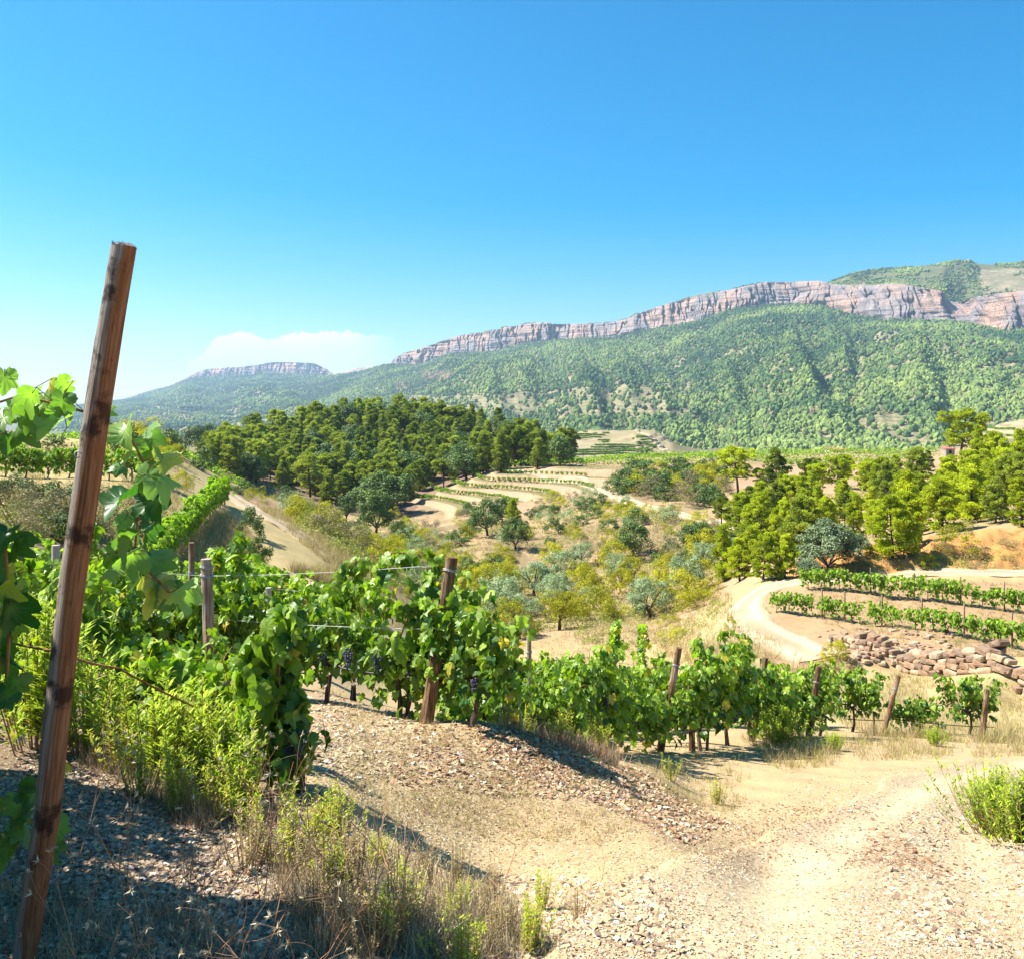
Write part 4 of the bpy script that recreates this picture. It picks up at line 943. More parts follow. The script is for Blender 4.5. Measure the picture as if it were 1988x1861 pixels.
# trunk tied up with string, right of the thick post
s1 = line_thing('string_tie', [at(965, 8.3, .58), at(972, 8.2, .02)], .004, m_string, 'pale string pulled down to the ground right of the thick post', 'string', 'strings beside the tied vine', 0)
s2 = line_thing('string_tie', [at(985, 8.4, .85), at(1000, 8.45, .45), at(1020, 8.4, .0)], .004, m_string, 'pale slanting string tied with teal twine near the vine trunk', 'string', 'strings beside the tied vine', 0)
bt = B()
for p_ in (at(966, 8.28, .47), at(999, 8.44, .46)):
    tube(bt, [Vector(p_) + Vector((math.cos(a) * .014, 0, math.sin(a) * .014)) for a in np.linspace(0, 6.28, 9)], .006, 4)
tube(bt, [at(966, 8.28, .47), at(999, 8.44, .46)], .004, 4)
tag(obj('twine_knot', bt.mesh('twine_knot', m_teal)), 'bright teal twine knotted between the two pale strings', 'twine')

# drooping end vine of the nearest row: a hanging column of big leaves
def end_vine():
    rs = np.random.default_rng(44); x0, y0 = xy(578, 4.85); z0 = h1(x0, y0); root = empty('grape_vine', (x0, y0, z0))
    tag(root, 'end vine drooping in a narrow dark column of leaves beside the bare path', 'grape vine', gN)
    b = B(); tube(b, [(0, 0, -.1), (.01, 0, .1), (-.03, .02, .35), (-.08, .05, .62), (-.06, .04, .85)], [.035, .028, .026, .024, .018], 8, .45, rough=.3); obj('trunk', b.mesh('trunk', m_bark), root)
    cb = B(); tube(cb, [(-.05, .03, .8), (-.02, -.03, .95), (-.08, -.06, .75), (-.09, -.08, .4)], .006, 5); tube(cb, [(-.08, .05, .62), (-.20, 0, .8), (-.3, -.03, .7)], .006, 5); obj('cane', cb.mesh('cane', m_cane), root)
    t = rs.random(360); cx = np.interp(t, [0, .3, .6, .85, 1], [-.05, -.09, -.16, -.10, -.06]); w_ = np.interp(t, [0, .12, .5, .8, 1], [.05, .10, .115, .10, .04])
    q = np.stack([cx + rs.normal(0, 1, 360) * w_ * .75, rs.normal(0, .09, 360), .12 + t * .86], -1)
    ow = np.stack([rs.normal(0, 1, 360), -np.ones(360) * .6, 0 * t], -1); tint = np.stack([np.clip(rs.normal(.45, .25, 360), 0, 1), np.where(rs.random(360) < .02, .8, 0), 0 * t], -1)
    V, Fc, c = leaves(q, .10, rs, LEAF_HI, ow, (.6, 1.5), tint)
    obj('foliage', mesh_np('foliage', V, Fc, m_vine, c, True), root)
    for k, p_ in enumerate([(-.02, -.10, .30), (.03, -.09, .36)]):
        gb = B(); berries(gb, (0, 0, 0), 60, rs); obj('grape_cluster', gb.mesh('grape_cluster', m_grape, True), root, p_)
end_vine()
# shoot arching off the thick-post vine along the top wire
def arch_shoot():
    rs = np.random.default_rng(45); x0, y0 = xy(775, 8.45); z0 = h1(x0, y0); root = empty('grape_vine', (x0, y0, z0))
    tag(root, 'vine whose long leafy shoot arches left above the row from the thick leaning post', 'grape vine', gN)
    b = B(); tube(b, [(0, 0, -.1), (.01, 0, .15), (-.02, .02, .4), (-.04, .0, .62)], [.03, .022, .02, .022], 8, .45, rough=.3); tube(b, [(-.04, 0, .6), (.04, 0, .72)], .014, 6); obj('trunk', b.mesh('trunk', m_bark), root)
    px = lambda u, v: np.array(((u - U0) / F * y0 - x0, 0, EYE - (v - V0) / F * y0 - z0))
    path = np.array([px(862, 1105), px(850, 1080), px(810, 1075), px(770, 1072), px(725, 1080), px(690, 1090), px(655, 1108), px(640, 1140)]); path[:, 1] += rs.normal(0, .03, 8)
    cb = B(); tube(cb, path, .006, 5); tube(cb, [(-.02, 0, .65), (.1, 0, 1.0), tuple(path[0])], .007, 5); obj('cane', cb.mesh('cane', m_cane), root)
    n = 62; t = rs.random(n) * 7; q = np.stack([np.interp(t, range(8), path[:, k]) for k in range(3)], -1) + rs.normal(0, .035, (n, 3)) + (0, 0, -.02)
    m = 150; q2 = np.stack([rs.normal(.18, .20, m), rs.normal(0, .12, m), rs.uniform(.45, 1.15, m)], -1); q3 = np.stack([rs.normal(.62, .22, 170), rs.normal(-.05, .12, 170), rs.uniform(.35, 1.4, 170)], -1)
    q3[:, 0] -= np.clip(q3[:, 2] - .9, 0, 1) * .45
    q = np.vstack([q, q2, q3]); tint = np.stack([np.clip(rs.normal(.5, .25, len(q)), 0, 1), np.where(rs.random(len(q)) < .03, .8, 0), np.zeros(len(q))], -1)
    V, Fc, c = leaves(q, .115, rs, LEAF_HI, np.tile((0, -.7, 0.), (len(q), 1)), (.5, 1.45), tint)
    obj('foliage', mesh_np('foliage', V, Fc, m_vine, c, True), root)
    for k, p_ in enumerate([(-.18, -.12, .62), (.10, -.15, .60), (-.45, -.1, .66)]):
        gb = B(); berries(gb, (0, 0, 0), 46, rs); obj('grape_cluster', gb.mesh('grape_cluster', m_grape, True), root, p_)
arch_shoot()

# ------------------------------------------------------------------ foreground post and the vine that climbs round it
YP = 2.55
def S(u, v, y): return Vector(((u - U0) / F * y, y, EYE - (v - V0) / F * y))
def fore_post():
    random.seed(3); pts = [S(40, 1905, 2.56), S(57, 1800, 2.555), S(91, 1588, YP), S(114, 1354, YP), S(142, 1120, YP), S(170, 930, YP), S(188, 800, YP), S(215, 630, YP), S(241, 478, YP)]
    dense = [];  
    for k in range(3): pass
    tt = np.linspace(0, len(pts) - 1, 60); arr = np.array([tuple(p) for p in pts]); dn = np.stack([np.interp(tt, range(len(pts)), arr[:, k]) for k in range(3)], -1)
    seg = 28; b = B(); V = []
    for i, p in enumerate(dn):
        t = i / 59; r = np.interp(t, [0, .3, .6, 1], [.0300, .0335, .0345, .0325])
        for k in range(seg):
            a = 2 * math.pi * k / seg
            rr = r * (1 + .05 * math.cos(2 * a + .6) + .035 * float(vn(math.cos(a) * 2.2, math.sin(a) * 2.2, t * 6)) - .10 * max(0, 1 - abs((a - 3.6 + .3 * math.sin(t * 7)) / .09)) - .07 * max(0, 1 - abs((a - 4.9 - .2 * math.sin(t * 5)) / .08)))
            V.append((p[0] + math.cos(a) * rr, p[1] + math.sin(a) * rr * .96, p[2] + math.cos(a) * rr * -.13))
    V = np.array(V); idx = np.arange(60 * seg).reshape(60, seg)
    f = np.stack([idx[:-1], np.roll(idx[:-1], -1, 1), np.roll(idx[1:], -1, 1), idx[1:]], -1).reshape(-1, 4)
    ang = np.tile(np.arange(seg) / seg * 2 * math.pi, 60); tt_ = np.repeat(np.linspace(0, 1, 60), seg)
    g_ = .5 + .28 * np.cos(ang - math.pi) + .12 * fbm(ang, tt_ * 4, o=2, s=4) + .15 * (tt_ > .97); g_ = np.clip(g_ - .10 * ss(.5, 1, tt_) * np.cos(ang), 0, 1)  # greyer left side: weathering, with its sunlit strip put into the colour
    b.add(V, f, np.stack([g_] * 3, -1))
    # frayed end grain
    rs = np.random.default_rng(4); c = dn[-1]; rim = V[-seg:]
    cv = np.vstack([rim, rim * .5 + c * .5 + rs.normal(0, .002, rim.shape) + (0, 0, .006), [c + (0, 0, .008)]]); cf = []
    for k in range(seg):
        j = (k + 1) % seg; cf += [(k, j, seg + j), (k, seg + j, seg + k), (seg + k, seg + j, 2 * seg)]
    b.add(cv, np.array(cf), .75)
    n = 240; a = rs.uniform(0, 6.28, n); r = np.sqrt(rs.random(n)) * .032; q = c + np.stack([np.cos(a) * r, np.sin(a) * r, np.cos(a) * r * -.13], -1)
    v, f2, cc = scatter(np.array([(-.0012, 0, -.004), (.0012, 0, -.004), (0, 0, .011)]), np.array([(0, 1, 2)]), q, rotm(rs.normal(0, .4, n), rs.normal(0, .4, n), rs.uniform(0, 6, n)), rs.uniform(.5, 1.3, n), np.tile((.9, .9, .9), (n, 1)))
    b.add(v, f2, .9)
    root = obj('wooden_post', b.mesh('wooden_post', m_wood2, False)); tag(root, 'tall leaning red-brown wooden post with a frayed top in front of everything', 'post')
    c = S(152, 882, YP - .033); tb = B(); tube(tb, [c + Vector((math.cos(a) * .0085 , -.003, math.sin(a) * .0085)) for a in np.linspace(0, 5.6, 12)], .0018, 5); obj('wire_staple', tb.mesh('wire_staple', m_wire, True), root)
m_wood2, nt = newmat('post_wood'); tcn = N(nt, 'ShaderNodeTexCoord')
sh_ = N(nt, 'ShaderNodeVectorMath', operation='ADD'); sp3 = N(nt, 'ShaderNodeSeparateXYZ'); L(nt, tcn.outputs['Object'], sp3.inputs[0])
cb3 = N(nt, 'ShaderNodeCombineXYZ'); L(nt, M(nt, 'SUBTRACT', sp3.outputs[0], M(nt, 'MULTIPLY', sp3.outputs[2], .135)), cb3.inputs[0]); L(nt, sp3.outputs[1], cb3.inputs[1]); L(nt, M(nt, 'MULTIPLY', sp3.outputs[2], .035), cb3.inputs[2])
at_ = N(nt, 'ShaderNodeAttribute', attribute_name='tint'); sp = N(nt, 'ShaderNodeSeparateColor'); L(nt, at_.outputs['Color'], sp.inputs[0])
gr = noise(nt, 130, 8, .75, cb3.outputs[0], .8); st_ = noise(nt, 9, 5, .6, tcn.outputs['Object']); gr2 = noise(nt, 38, 6, .7, cb3.outputs[0], .4)
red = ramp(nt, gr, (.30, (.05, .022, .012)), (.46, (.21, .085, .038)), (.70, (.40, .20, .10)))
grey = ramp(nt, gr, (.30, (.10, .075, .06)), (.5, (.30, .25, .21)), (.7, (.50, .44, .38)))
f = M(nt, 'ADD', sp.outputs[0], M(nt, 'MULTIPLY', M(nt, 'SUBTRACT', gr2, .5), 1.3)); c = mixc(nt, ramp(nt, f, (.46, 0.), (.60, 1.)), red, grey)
c = mixc(nt, ramp(nt, st_, (.36, .8), (.44, 0.)), c, (.02, .011, .009))
p = bsdf(nt, c, .8, .15, M(nt, 'ADD', gr, gr2), .8, .004); out(nt, p.outputs[0])
fore_post()

m_bigleaf = leafmat('big_vine_leaf', (.02, .10, .02), (.30, .46, .12), (.55, .50, .08), trans=.42, tcol=(1.3, 1.6, .35), spec=.4, rough=.40, rnd=0)
def fore_vine():
    rs = np.random.default_rng(12); yv = 2.95
    base = Vector((-2.02, 3.05, 0)); base.z = h1(base.x, base.y); root = empty('grape_vine', base)
    tag(root, 'foreground vine with large ragged leaves trained behind the tall leaning post', 'grape vine', gN)
    loc = lambda u, v, y=yv: np.array(tuple(S(u, v, y) - base))
    b = B(); tube(b, [(0, 0, -.1), (.03, .0, .25), (.06, .03, .7), (.10, .0, 1.05), (.14, -.03, 1.35)], [.045, .036, .03, .026, .02], 9, .45, rough=.3); obj('trunk', b.mesh('trunk', m_bark), root)
    cb = B()
    c1 = [loc(-70, 860), loc(-30, 790), loc(40, 768), loc(110, 785), loc(165, 800), loc(205, 818), loc(240, 835), loc(262, 865), loc(280, 900), loc(270, 950), loc(268, 1010), loc(262, 1060), loc(285, 1105), loc(330, 1150)]
    tube(cb, c1, .0042, 6); tube(cb, [(.14, -.03, 1.3), c1[0] + (0, 0, .0), c1[1]], .007, 6)
    tube(cb, [loc(120, 790), loc(130, 830), loc(118, 850), loc(135, 855)], .0015, 4); tube(cb, [(.1, 0, 1.0), loc(-30, 1080), loc(10, 1060), loc(20, 1180), loc(12, 1330)], .006, 6)
    LF = [(8, 735, 46, .9), (25, 780, 55, .5), (60, 768, 50, .7), (48, 802, 58, .9), (95, 752, 42, .8), (85, 786, 55, .75), (112, 762, 46, .8), (122, 780, 42, .4), (102, 822, 58, 1), (36, 832, 58, .35), (4, 812, 52, .6), (142, 800, 38, .6), (126, 748, 38, .9), (75, 815, 48, .5), (15, 855, 44, .3), (60, 845, 40, .5), (204, 800, 30, .9),
          (202, 825, 34, .7), (244, 838, 56, .8), (282, 842, 52, .5), (258, 876, 50, .75), (292, 874, 50, .6), (278, 900, 46, .9), (316, 892, 54, .75), (314, 925, 62, 1), (284, 926, 50, .5), (232, 905, 34, .4), (302, 972, 76, .08), (238, 970, 70, .05), (264, 1008, 52, .1), (240, 1012, 32, .8), (285, 1030, 46, .1), (252, 1046, 60, .35),
          (292, 1086, 74, .45), (254, 1078, 56, .7), (232, 1092, 50, .9), (212, 1106, 42, .8), (302, 1132, 74, .3), (322, 1156, 58, .2), (352, 1140, 60, .85), (272, 1124, 50, .5), (245, 1058, 56, .5), (222, 1070, 44, .7),
          (8, 1040, 62, .1), (26, 1055, 56, .15), (40, 1048, 34, .1), (4, 1098, 68, .1), (18, 1130, 60, .5), (42, 1152, 58, .7), (18, 1182, 70, .05), (4, 1222, 60, .4), (32, 1212, 44, .6), (18, 1262, 52, .05), (2, 1302, 60, .1), (30, 1322, 46, .3), (10, 1350, 50, .1), (-25, 1100, 70, .3), (-20, 1200, 70, .3), (-15, 1280, 70, .3)]
    LF += [(u + 0., v, s_, t) for u, v, s_, t in [(14, 1600, 56, .5), (34, 1560, 46, .5), (48, 1605, 48, .6), (62, 1540, 50, .25), (18, 1645, 56, .35), (40, 1530, 40, .25), (108, 1605, 46, .5), (96, 1645, 46, .3), (4, 1570, 50, .4), (60, 1580, 40, .2), (120, 1488, 24, .8)]]
    Vs, Fs, Cs, o = [], [], [], 0
    for i, (u, v, spx, tn) in enumerate(LF):
        y = yv + rs.uniform(-.16, .16); y = max(y, 2.75)
        if v > 1450: y = 2.9
        P = loc(u, v, y); sz = spx * 1.12 / F * y
        dl = rs.uniform(.3, 1.4); ph = rs.normal(-1.9, .9); od = np.array((math.cos(ph), math.sin(ph), 0)); d = math.cos(dl) * od - math.sin(dl) * np.array((0, 0, 1)); nh = math.sin(dl) * od + math.cos(dl) * np.array((0, 0, 1))
        Rm = orient(d[None], nh[None], np.array([rs.normal(0, .5)])); tv, tf = LEAF_HI[i % 5]
        yel = rs.uniform(.5, 1) if (rs.random() < .14 and u < 330) else 0
        vv_, ff, cc = scatter(tv, tf, (P - d * sz * .4)[None], Rm, np.array([sz]), np.array([[tn, yel, 0]]))
        dist_ = np.linalg.norm(tv[:, :2] - (0, .36), axis=1); cc = cc.copy(); cc[:, 0] = np.clip(cc[:, 0] + (dist_ < .05) * .3, 0, 1)
        Vs.append(vv_); Fs.append(ff + o); Cs.append(cc); o += len(vv_)
        tube(cb, [P - d * sz * .1, P - d * sz * .5 + (0, 0, -.01), c1[min(range(len(c1)), key=lambda k: np.linalg.norm(c1[k] - P))] if v < 1200 and u > 0 else P - d * sz * .6], .0014, 4)
    me = mesh_np('foliage', np.vstack(Vs), np.vstack(Fs), m_bigleaf, np.vstack(Cs), True); fo = obj('foliage', me, root)
    sol = None
    obj('cane', cb.mesh('cane', m_cane), root)
fore_vine()
# unseen vines of the same row, made tall and dense to throw the foreground shade
def edge_vine(x, y, sc, seed, label):
    rs = np.random.default_rng(seed); z = h1(x, y); root = empty('grape_vine', (x, y, z)); tag(root, label, 'grape vine', gN)
    b = B(); tube(b, [(0, 0, -.1), (.02, .0, .25), (.0, .04, .5), (-.02, .0, .8)], [.05, .04, .034, .03], 9, .45, rough=.3); obj('trunk', b.mesh('trunk', m_bark), root)
    n = int(520 * sc ** 2.4); q = np.stack([rs.normal(0, .15, n), rs.uniform(-.62, .62, n), .25 + rs.random(n) ** .9 * 1.35 * sc], -1)
    tint = np.stack([np.clip(rs.normal(.4, .25, n), 0, 1), np.where(rs.random(n) < .04, .8, 0), np.zeros(n)], -1)
    V, Fc, c = leaves(q, .12, rs, LEAF_HI, np.stack([np.sign(q[:, 0]), 0 * q[:, 0], 0 * q[:, 0]], -1), (.5, 1.45), tint)
    obj('foliage', mesh_np('foliage', V, Fc, m_vine, c, True), root)
edge_vine(-3.0, 3.9, 1.25, 5, 'dense unseen vine outside the left edge beyond the leaning post')
edge_vine(-2.45, 2.75, 1.45, 6, 'tall unseen vine outside the left edge shading the dark stony slope')
edge_vine(-2.25, 1.6, 1.5, 7, 'nearest unseen vine outside the left edge shading the weeds')
edge_vine(-2.1, .5, 1.5, 8, 'unseen vine beside the viewpoint shading the bottom weeds')
# ------------------------------------------------------------------ trees and shrubs, unit height, scaled where they stand
TUFT = (np.array([(-.5, 0, 0), (.1, .15, 1.), (.5, 0, .1), (0, -.5, .1), (.3, .4, .75)]) * (.8, .8, 1), np.array([(0, 2, 1), (3, 2, 4)]))
def crown_mesh(name, mat, clumps, radii, per, size, rs, kind, tints=None, squash=.8, up=.5):
    """clumps: centres; leaves fill small ellipsoids about each"""
    n = len(clumps); cnt = np.maximum((per * (radii / radii.mean()) ** 2).astype(int), 8); idx = np.repeat(np.arange(n), cnt); m = len(idx)
    d = rs.normal(0, 1, (m, 3)); d /= np.linalg.norm(d, axis=1)[:, None]; d[:, 2] = np.where(rs.random(m) < .6, np.abs(d[:, 2]), d[:, 2])
    rr = rs.uniform(.55, 1.05, m)[:, None]
    P = clumps[idx] + d * radii[idx][:, None] * rr * (1, 1, squash)
    dirs = d + np.array((0, 0, up)) + rs.normal(0, .35, (m, 3))
    tv, tf = {'needle': TUFT, 'leaf': QUAD, 'lance': LANCE}[kind]
    if kind == 'needle':
        o = orient(dirs, rs.normal(0, 1, (m, 3))); Rm = np.stack([o[:, :, 0], o[:, :, 2], o[:, :, 1]], -1)
    else:
        nr = d + rs.normal(0, .6, (m, 3)) + (0, 0, .4); o = orient(np.cross(nr, rs.normal(0, 1, (m, 3))), nr); Rm = o
    base = (np.clip(rs.normal(.45, .17, n), 0, 1) if tints is None else tints)[idx]
    t = np.stack([np.clip(base + rs.normal(0, .16, m), 0, 1), np.where(rs.random(m) < .02, .7, 0), np.zeros(m)], -1)
    V, Fc, c = scatter(tv, tf, P, Rm, size * rs.uniform(.6, 1.3, m), t)
    return mesh_np(name, V, Fc, mat, c)
def finish(rootname, trunk_b, crown, crown_name='crown', bark=None):
    root = empty(rootname)
    if trunk_b is not None: obj('trunk', trunk_b.mesh('trunk', bark or m_tbark), root)
    obj(crown_name, crown, root); return root
def pine(seed, mat, form):
    rs = np.random.default_rng(seed); random.seed(seed); b = B()
    lean = rs.uniform(-.10, .10, 2); tp = lambda t: np.array((lean[0] * t ** 1.5, lean[1] * t ** 1.5, t))
    low, wid, per, nb = {'full': (.10, .30, 100, 52), 'open': (.34, .32, 80, 34), 'cone': (.06, .24, 95, 48), 'umbrella': (.42, .42, 110, 46), 'low': (.03, .36, 95, 54)}[form]
    tube(b, [tp(t) - (0, 0, .03 if t == 0 else 0) for t in np.linspace(0, .93, 8)], np.linspace(.026, .006, 8), 7, .5, rough=.15)
    cl, ra = [], []
    for i in range(nb):
        t = low + (1 - low) * (i + rs.uniform(0, .9)) / nb; a = i * 2.4 + rs.uniform(-.5, .5)
        s_ = (t - low) / (1 - low)
        env = {'full': (1 - s_ ** 2.2) ** .8 * (.65 + .35 * min(1, s_ * 4)), 'open': math.sin(min(1, s_ * .9 + .12) * math.pi) ** .7, 'cone': (1 - s_) ** .75 * min(1, .55 + s_ * 3), 'umbrella': math.sin(min(1, s_ * .72 + .26) * math.pi) ** .6, 'low': (1 - s_ ** 1.8) ** .7}[form]
        rad = wid * env * rs.uniform(.55, 1.15); c0 = tp(t); e = c0 + (math.cos(a) * rad, math.sin(a) * rad, rad * rs.uniform(.0, .45))
        e[2] = min(e[2], .97)
        tube(b, [c0, (c0 + e) / 2 + (0, 0, -.01), e], [.010 * (1.2 - s_), .007 * (1.2 - s_), .003], 4, .5)
        k = 1 + int(rad / .10)
        for j in range(k):
            f_ = 1 - j / k * .62; cl.append(c0 + (e - c0) * f_ + rs.normal(0, .022, 3)); ra.append(rs.uniform(.026, .074) * (1.15 if j == 0 else .9))
    cl.append(tp(.94)); ra.append(.04); cl.append(tp(.86)); ra.append(.055)
    return finish('pine_tree', b, crown_mesh('crown', mat, np.array(cl), np.array(ra), per * .95, .029, rs, 'needle', up=.7))
def broad(seed, mat, name='oak_tree', low=.05, wid=.5, nc=46, per=95, size=.040, cr=(.10, .17), trunk=True, hgt=1.0, kind='leaf', tr=.035):
    rs = np.random.default_rng(seed); random.seed(seed)
    th = rs.uniform(0, 6.28, nc); ph = np.arccos(rs.uniform(-.35, 1, nc)); r = rs.uniform(.45, 1, nc) ** .6
    H2 = (1 - low) / 2; ax = rs.uniform(.85, 1.15, 2) * wid
    lump = 1 + .18 * np.sin(th * 2 + rs.uniform(0, 6)) * np.sin(ph * 2)
    ra = rs.uniform(*cr, nc)
    c = np.stack([np.cos(th) * np.sin(ph) * (ax[0] - .09) * r * lump, np.sin(th) * np.sin(ph) * (ax[1] - .09) * r * lump, low + H2 * .78 + np.cos(ph) * (H2 - .04) * r * lump * 1.05], -1)
    c[:, 2] = np.clip(c[:, 2], low + .05, 1 - ra * .7); b = None
    if trunk:
        b = B(); k0 = np.array((rs.uniform(-.04, .04), rs.uniform(-.04, .04), low + .12))
        tube(b, [(0, 0, -.03), (k0[0] * .5, 0, (low + .1) * .5), k0], [tr * 1.3, tr, tr * .8], 7, .5, rough=.2)
        for j in range(7):
            e = c[j * (nc // 7)]; tube(b, [k0, (k0 + e) / 2 + (0, 0, .03), e], [tr * .6, tr * .4, tr * .15], 5, .5)
    cr_ = crown_mesh('crown' if trunk else 'leaves', mat, c, ra, per, size, rs, kind, up=.2)
    return finish(name, b, cr_, 'crown' if trunk else 'foliage')
TP = {
 'pine_bright': [pine(200 + i, m_pine, f) for i, f in enumerate(('full', 'low', 'cone', 'full', 'low', 'cone'))],
 'pine_open': [pine(220 + i, m_pine, f) for i, f in enumerate(('open', 'open', 'umbrella'))],
 'pine_hill': [pine(240 + i, m_pine2, f) for i, f in enumerate(('full', 'cone', 'full', 'open', 'cone', 'full', 'umbrella', 'cone'))],
 'oak': [broad(260 + i, m_oak, per=110, nc=54, wid=.52) for i in range(4)],
 'greyoak': [broad(270 + i, m_greyoak, per=190, nc=66, size=.036, wid=.55, low=.02) for i in range(2)],
 'olive': [broad(280 + i, m_olive, 'olive_tree', low=.08, wid=.56, nc=40, per=110, size=.06, cr=(.10, .17), kind='lance', tr=.04) for i in range(5)],
 'almond': [broad(290 + i, m_yel, 'almond_tree', low=.12, wid=.54, nc=34, per=95, size=.06, cr=(.10, .17), kind='lance', tr=.035) for i in range(3)],
 'yellow': [broad(300 + i, m_yel, 'shrub', low=-.25, wid=.75, nc=26, per=110, size=.075, cr=(.14, .24), trunk=False, kind='lance') for i in range(4)],
 'green': [broad(310 + i, m_oak, 'shrub', low=-.25, wid=.7, nc=26, per=105, size=.065, cr=(.14, .24), trunk=False) for i in range(4)],
 'grey': [broad(320 + i, m_olive, 'shrub', low=-.25, wid=.7, nc=26, per=95, size=.07, cr=(.14, .24), trunk=False, kind='lance') for i in range(4)],
 'dry': [broad(330 + i, m_dryshrub, 'shrub', low=-.25, wid=.7, nc=22, per=80, size=.07, cr=(.14, .24), trunk=False, kind='lance') for i in range(3)],
}
CATN = {'pine_bright': 'pine tree', 'pine_open': 'pine tree', 'pine_hill': 'pine tree', 'oak': 'oak tree', 'greyoak': 'oak tree', 'olive': 'olive tree', 'almond': 'almond tree', 'yellow': 'shrub', 'green': 'shrub', 'grey': 'shrub', 'dry': 'shrub'}
rt = np.random.default_rng(99)
TREES = []
def tree(kind, u, v, top, label, group=None, ymin=25, wx=1.0, p=None, hh=None):
    p = p or hit(u, v, ymin)
    if p is None: return
    h = hh or (v - top) / F * p.y
    k = TP[kind]; o = place(k, int(rt.integers(0, 60)), p - Vector((0, 0, .02 * h)), rt.uniform(0, 6.28), (h * wx, h * wx, h), label, CATN[kind], group)
    TREES.append((p.x, p.y, h)); return o

gR = 'trees on the wooded slope at the right'; gV = 'trees and shrubs of the valley'; gL = 'shrubs along the left track'
for k, u, v, top, w, lab in [
 ('pine_open', 1433, 962, 866, 1.1, 'dark bushy pine at the left end of the tree line under the plateau'),
 ('pine_open', 1478, 957, 908, 1.1, 'small round pine between the two taller pines below the plateau'),
 ('pine_hill', 1510, 962, 872, .9, 'upright narrow pine standing right of the dark bushy pine'),
 ('pine_bright', 1473, 1055, 953, 1.0, 'pyramidal bright pine above the valley track end'),
 ('pine_bright', 1557, 1022, 975, 1.2, 'low spreading bright pine above the greyish oak'),
 ('pine_bright', 1564, 1008, 926, 1.0, 'light green pine rising behind the low spreading pine'),
 ('pine_open', 1624, 968, 882, 1.0, 'thin see-through pine with a bare trunk against the plateau edge'),
 ('pine_open', 1687, 965, 892, 1.2, 'pale see-through pine in the middle of the right slope'),
 ('pine_bright', 1660, 1008, 955, 1.5, 'wide low pine with drooping boughs over a dark gap'),
 ('pine_hill', 1781, 960, 868, 1.0, 'tall grey-green pine reaching above the plateau rows'),
 ('greyoak', 1608, 1112, 1000, 1.0, 'big round greyish oak at the foot of the orange bank'),
 ('greyoak', 1570, 1124, 1078, 1.2, 'small grey bush at the left skirt of the greyish oak'),
 ('greyoak', 1668, 1078, 1035, 1.1, 'small grey oak tucked behind the right side of the big greyish oak'),
 ('pine_bright', 1733, 1082, 960, 1.1, 'brightest yellow-green pine standing on the orange bank'),
 ('pine_bright', 1768, 1060, 955, 1.0, 'yellow-green pine close behind the brightest pine'),
 ('yellow', 1858, 1070, 1010, 1.0, 'round glossy green bush on the rim of the orange bank'),
 ('pine_bright', 1830, 1035, 925, 1.1, 'fresh green pine behind the round glossy bush'),
 ('pine_bright', 1885, 1015, 915, 1.2, 'broad light pine above the round glossy bush'),
 ('pine_bright', 1940, 1000, 900, 1.2, 'broad bright pine near the right end of the slope'),
 ('pine_bright', 1985, 1020, 930, 1.1, 'bright pine cut by the right edge above the orange bank'),
 ('pine_open', 1864, 905, 793, 1.15, 'tall umbrella-topped pine standing against the mountain beside the hut'),
 ('pine_bright', 1898, 935, 828, .9, 'slim bright pine right of the umbrella-topped pine'),
 ('pine_bright', 1940, 930, 838, 1.1, 'bright treetop near the right edge below the pale terraces'),
 ('pine_bright', 1980, 930, 835, 1.1, 'bright treetop cut by the right edge below the pale terraces'),
 ('pine_bright', 1842, 962, 888, 1.1, 'light pine just in front of the hut'),
 ('pine_bright', 1890, 975, 885, 1.2, 'leafy pine in the upper right thicket'),
 ('pine_bright', 1960, 975, 870, 1.2, 'tall pine in the upper right thicket near the edge'),
 ('oak', 1352, 1078, 1005, .9, 'dark glossy oak left of the bright valley pines'),
 ('oak', 1335, 1118, 1062, .9, 'mixed green oak lower in the valley beside the bright pines'),
 ('pine_bright', 1406, 1125, 1018, .95, 'first bright pine of the row below the dark oak'),
 ('pine_bright', 1436, 1128, 1045, 1.1, 'second bright pine of the row, shorter and wide'),
 ('pine_bright', 1482, 1126, 1035, 1.0, 'third bright pine of the row, behind the track bend'),
 ('pine_bright', 1524, 1122, 1038, 1.0, 'fourth bright pine of the row, touching the greyish oak'),
 ('pine_hill', 1455, 1080, 1018, .8, 'dark slender pine behind the bright pine row')]:
    tree(k, u, v, top, lab, gR, 52, w)
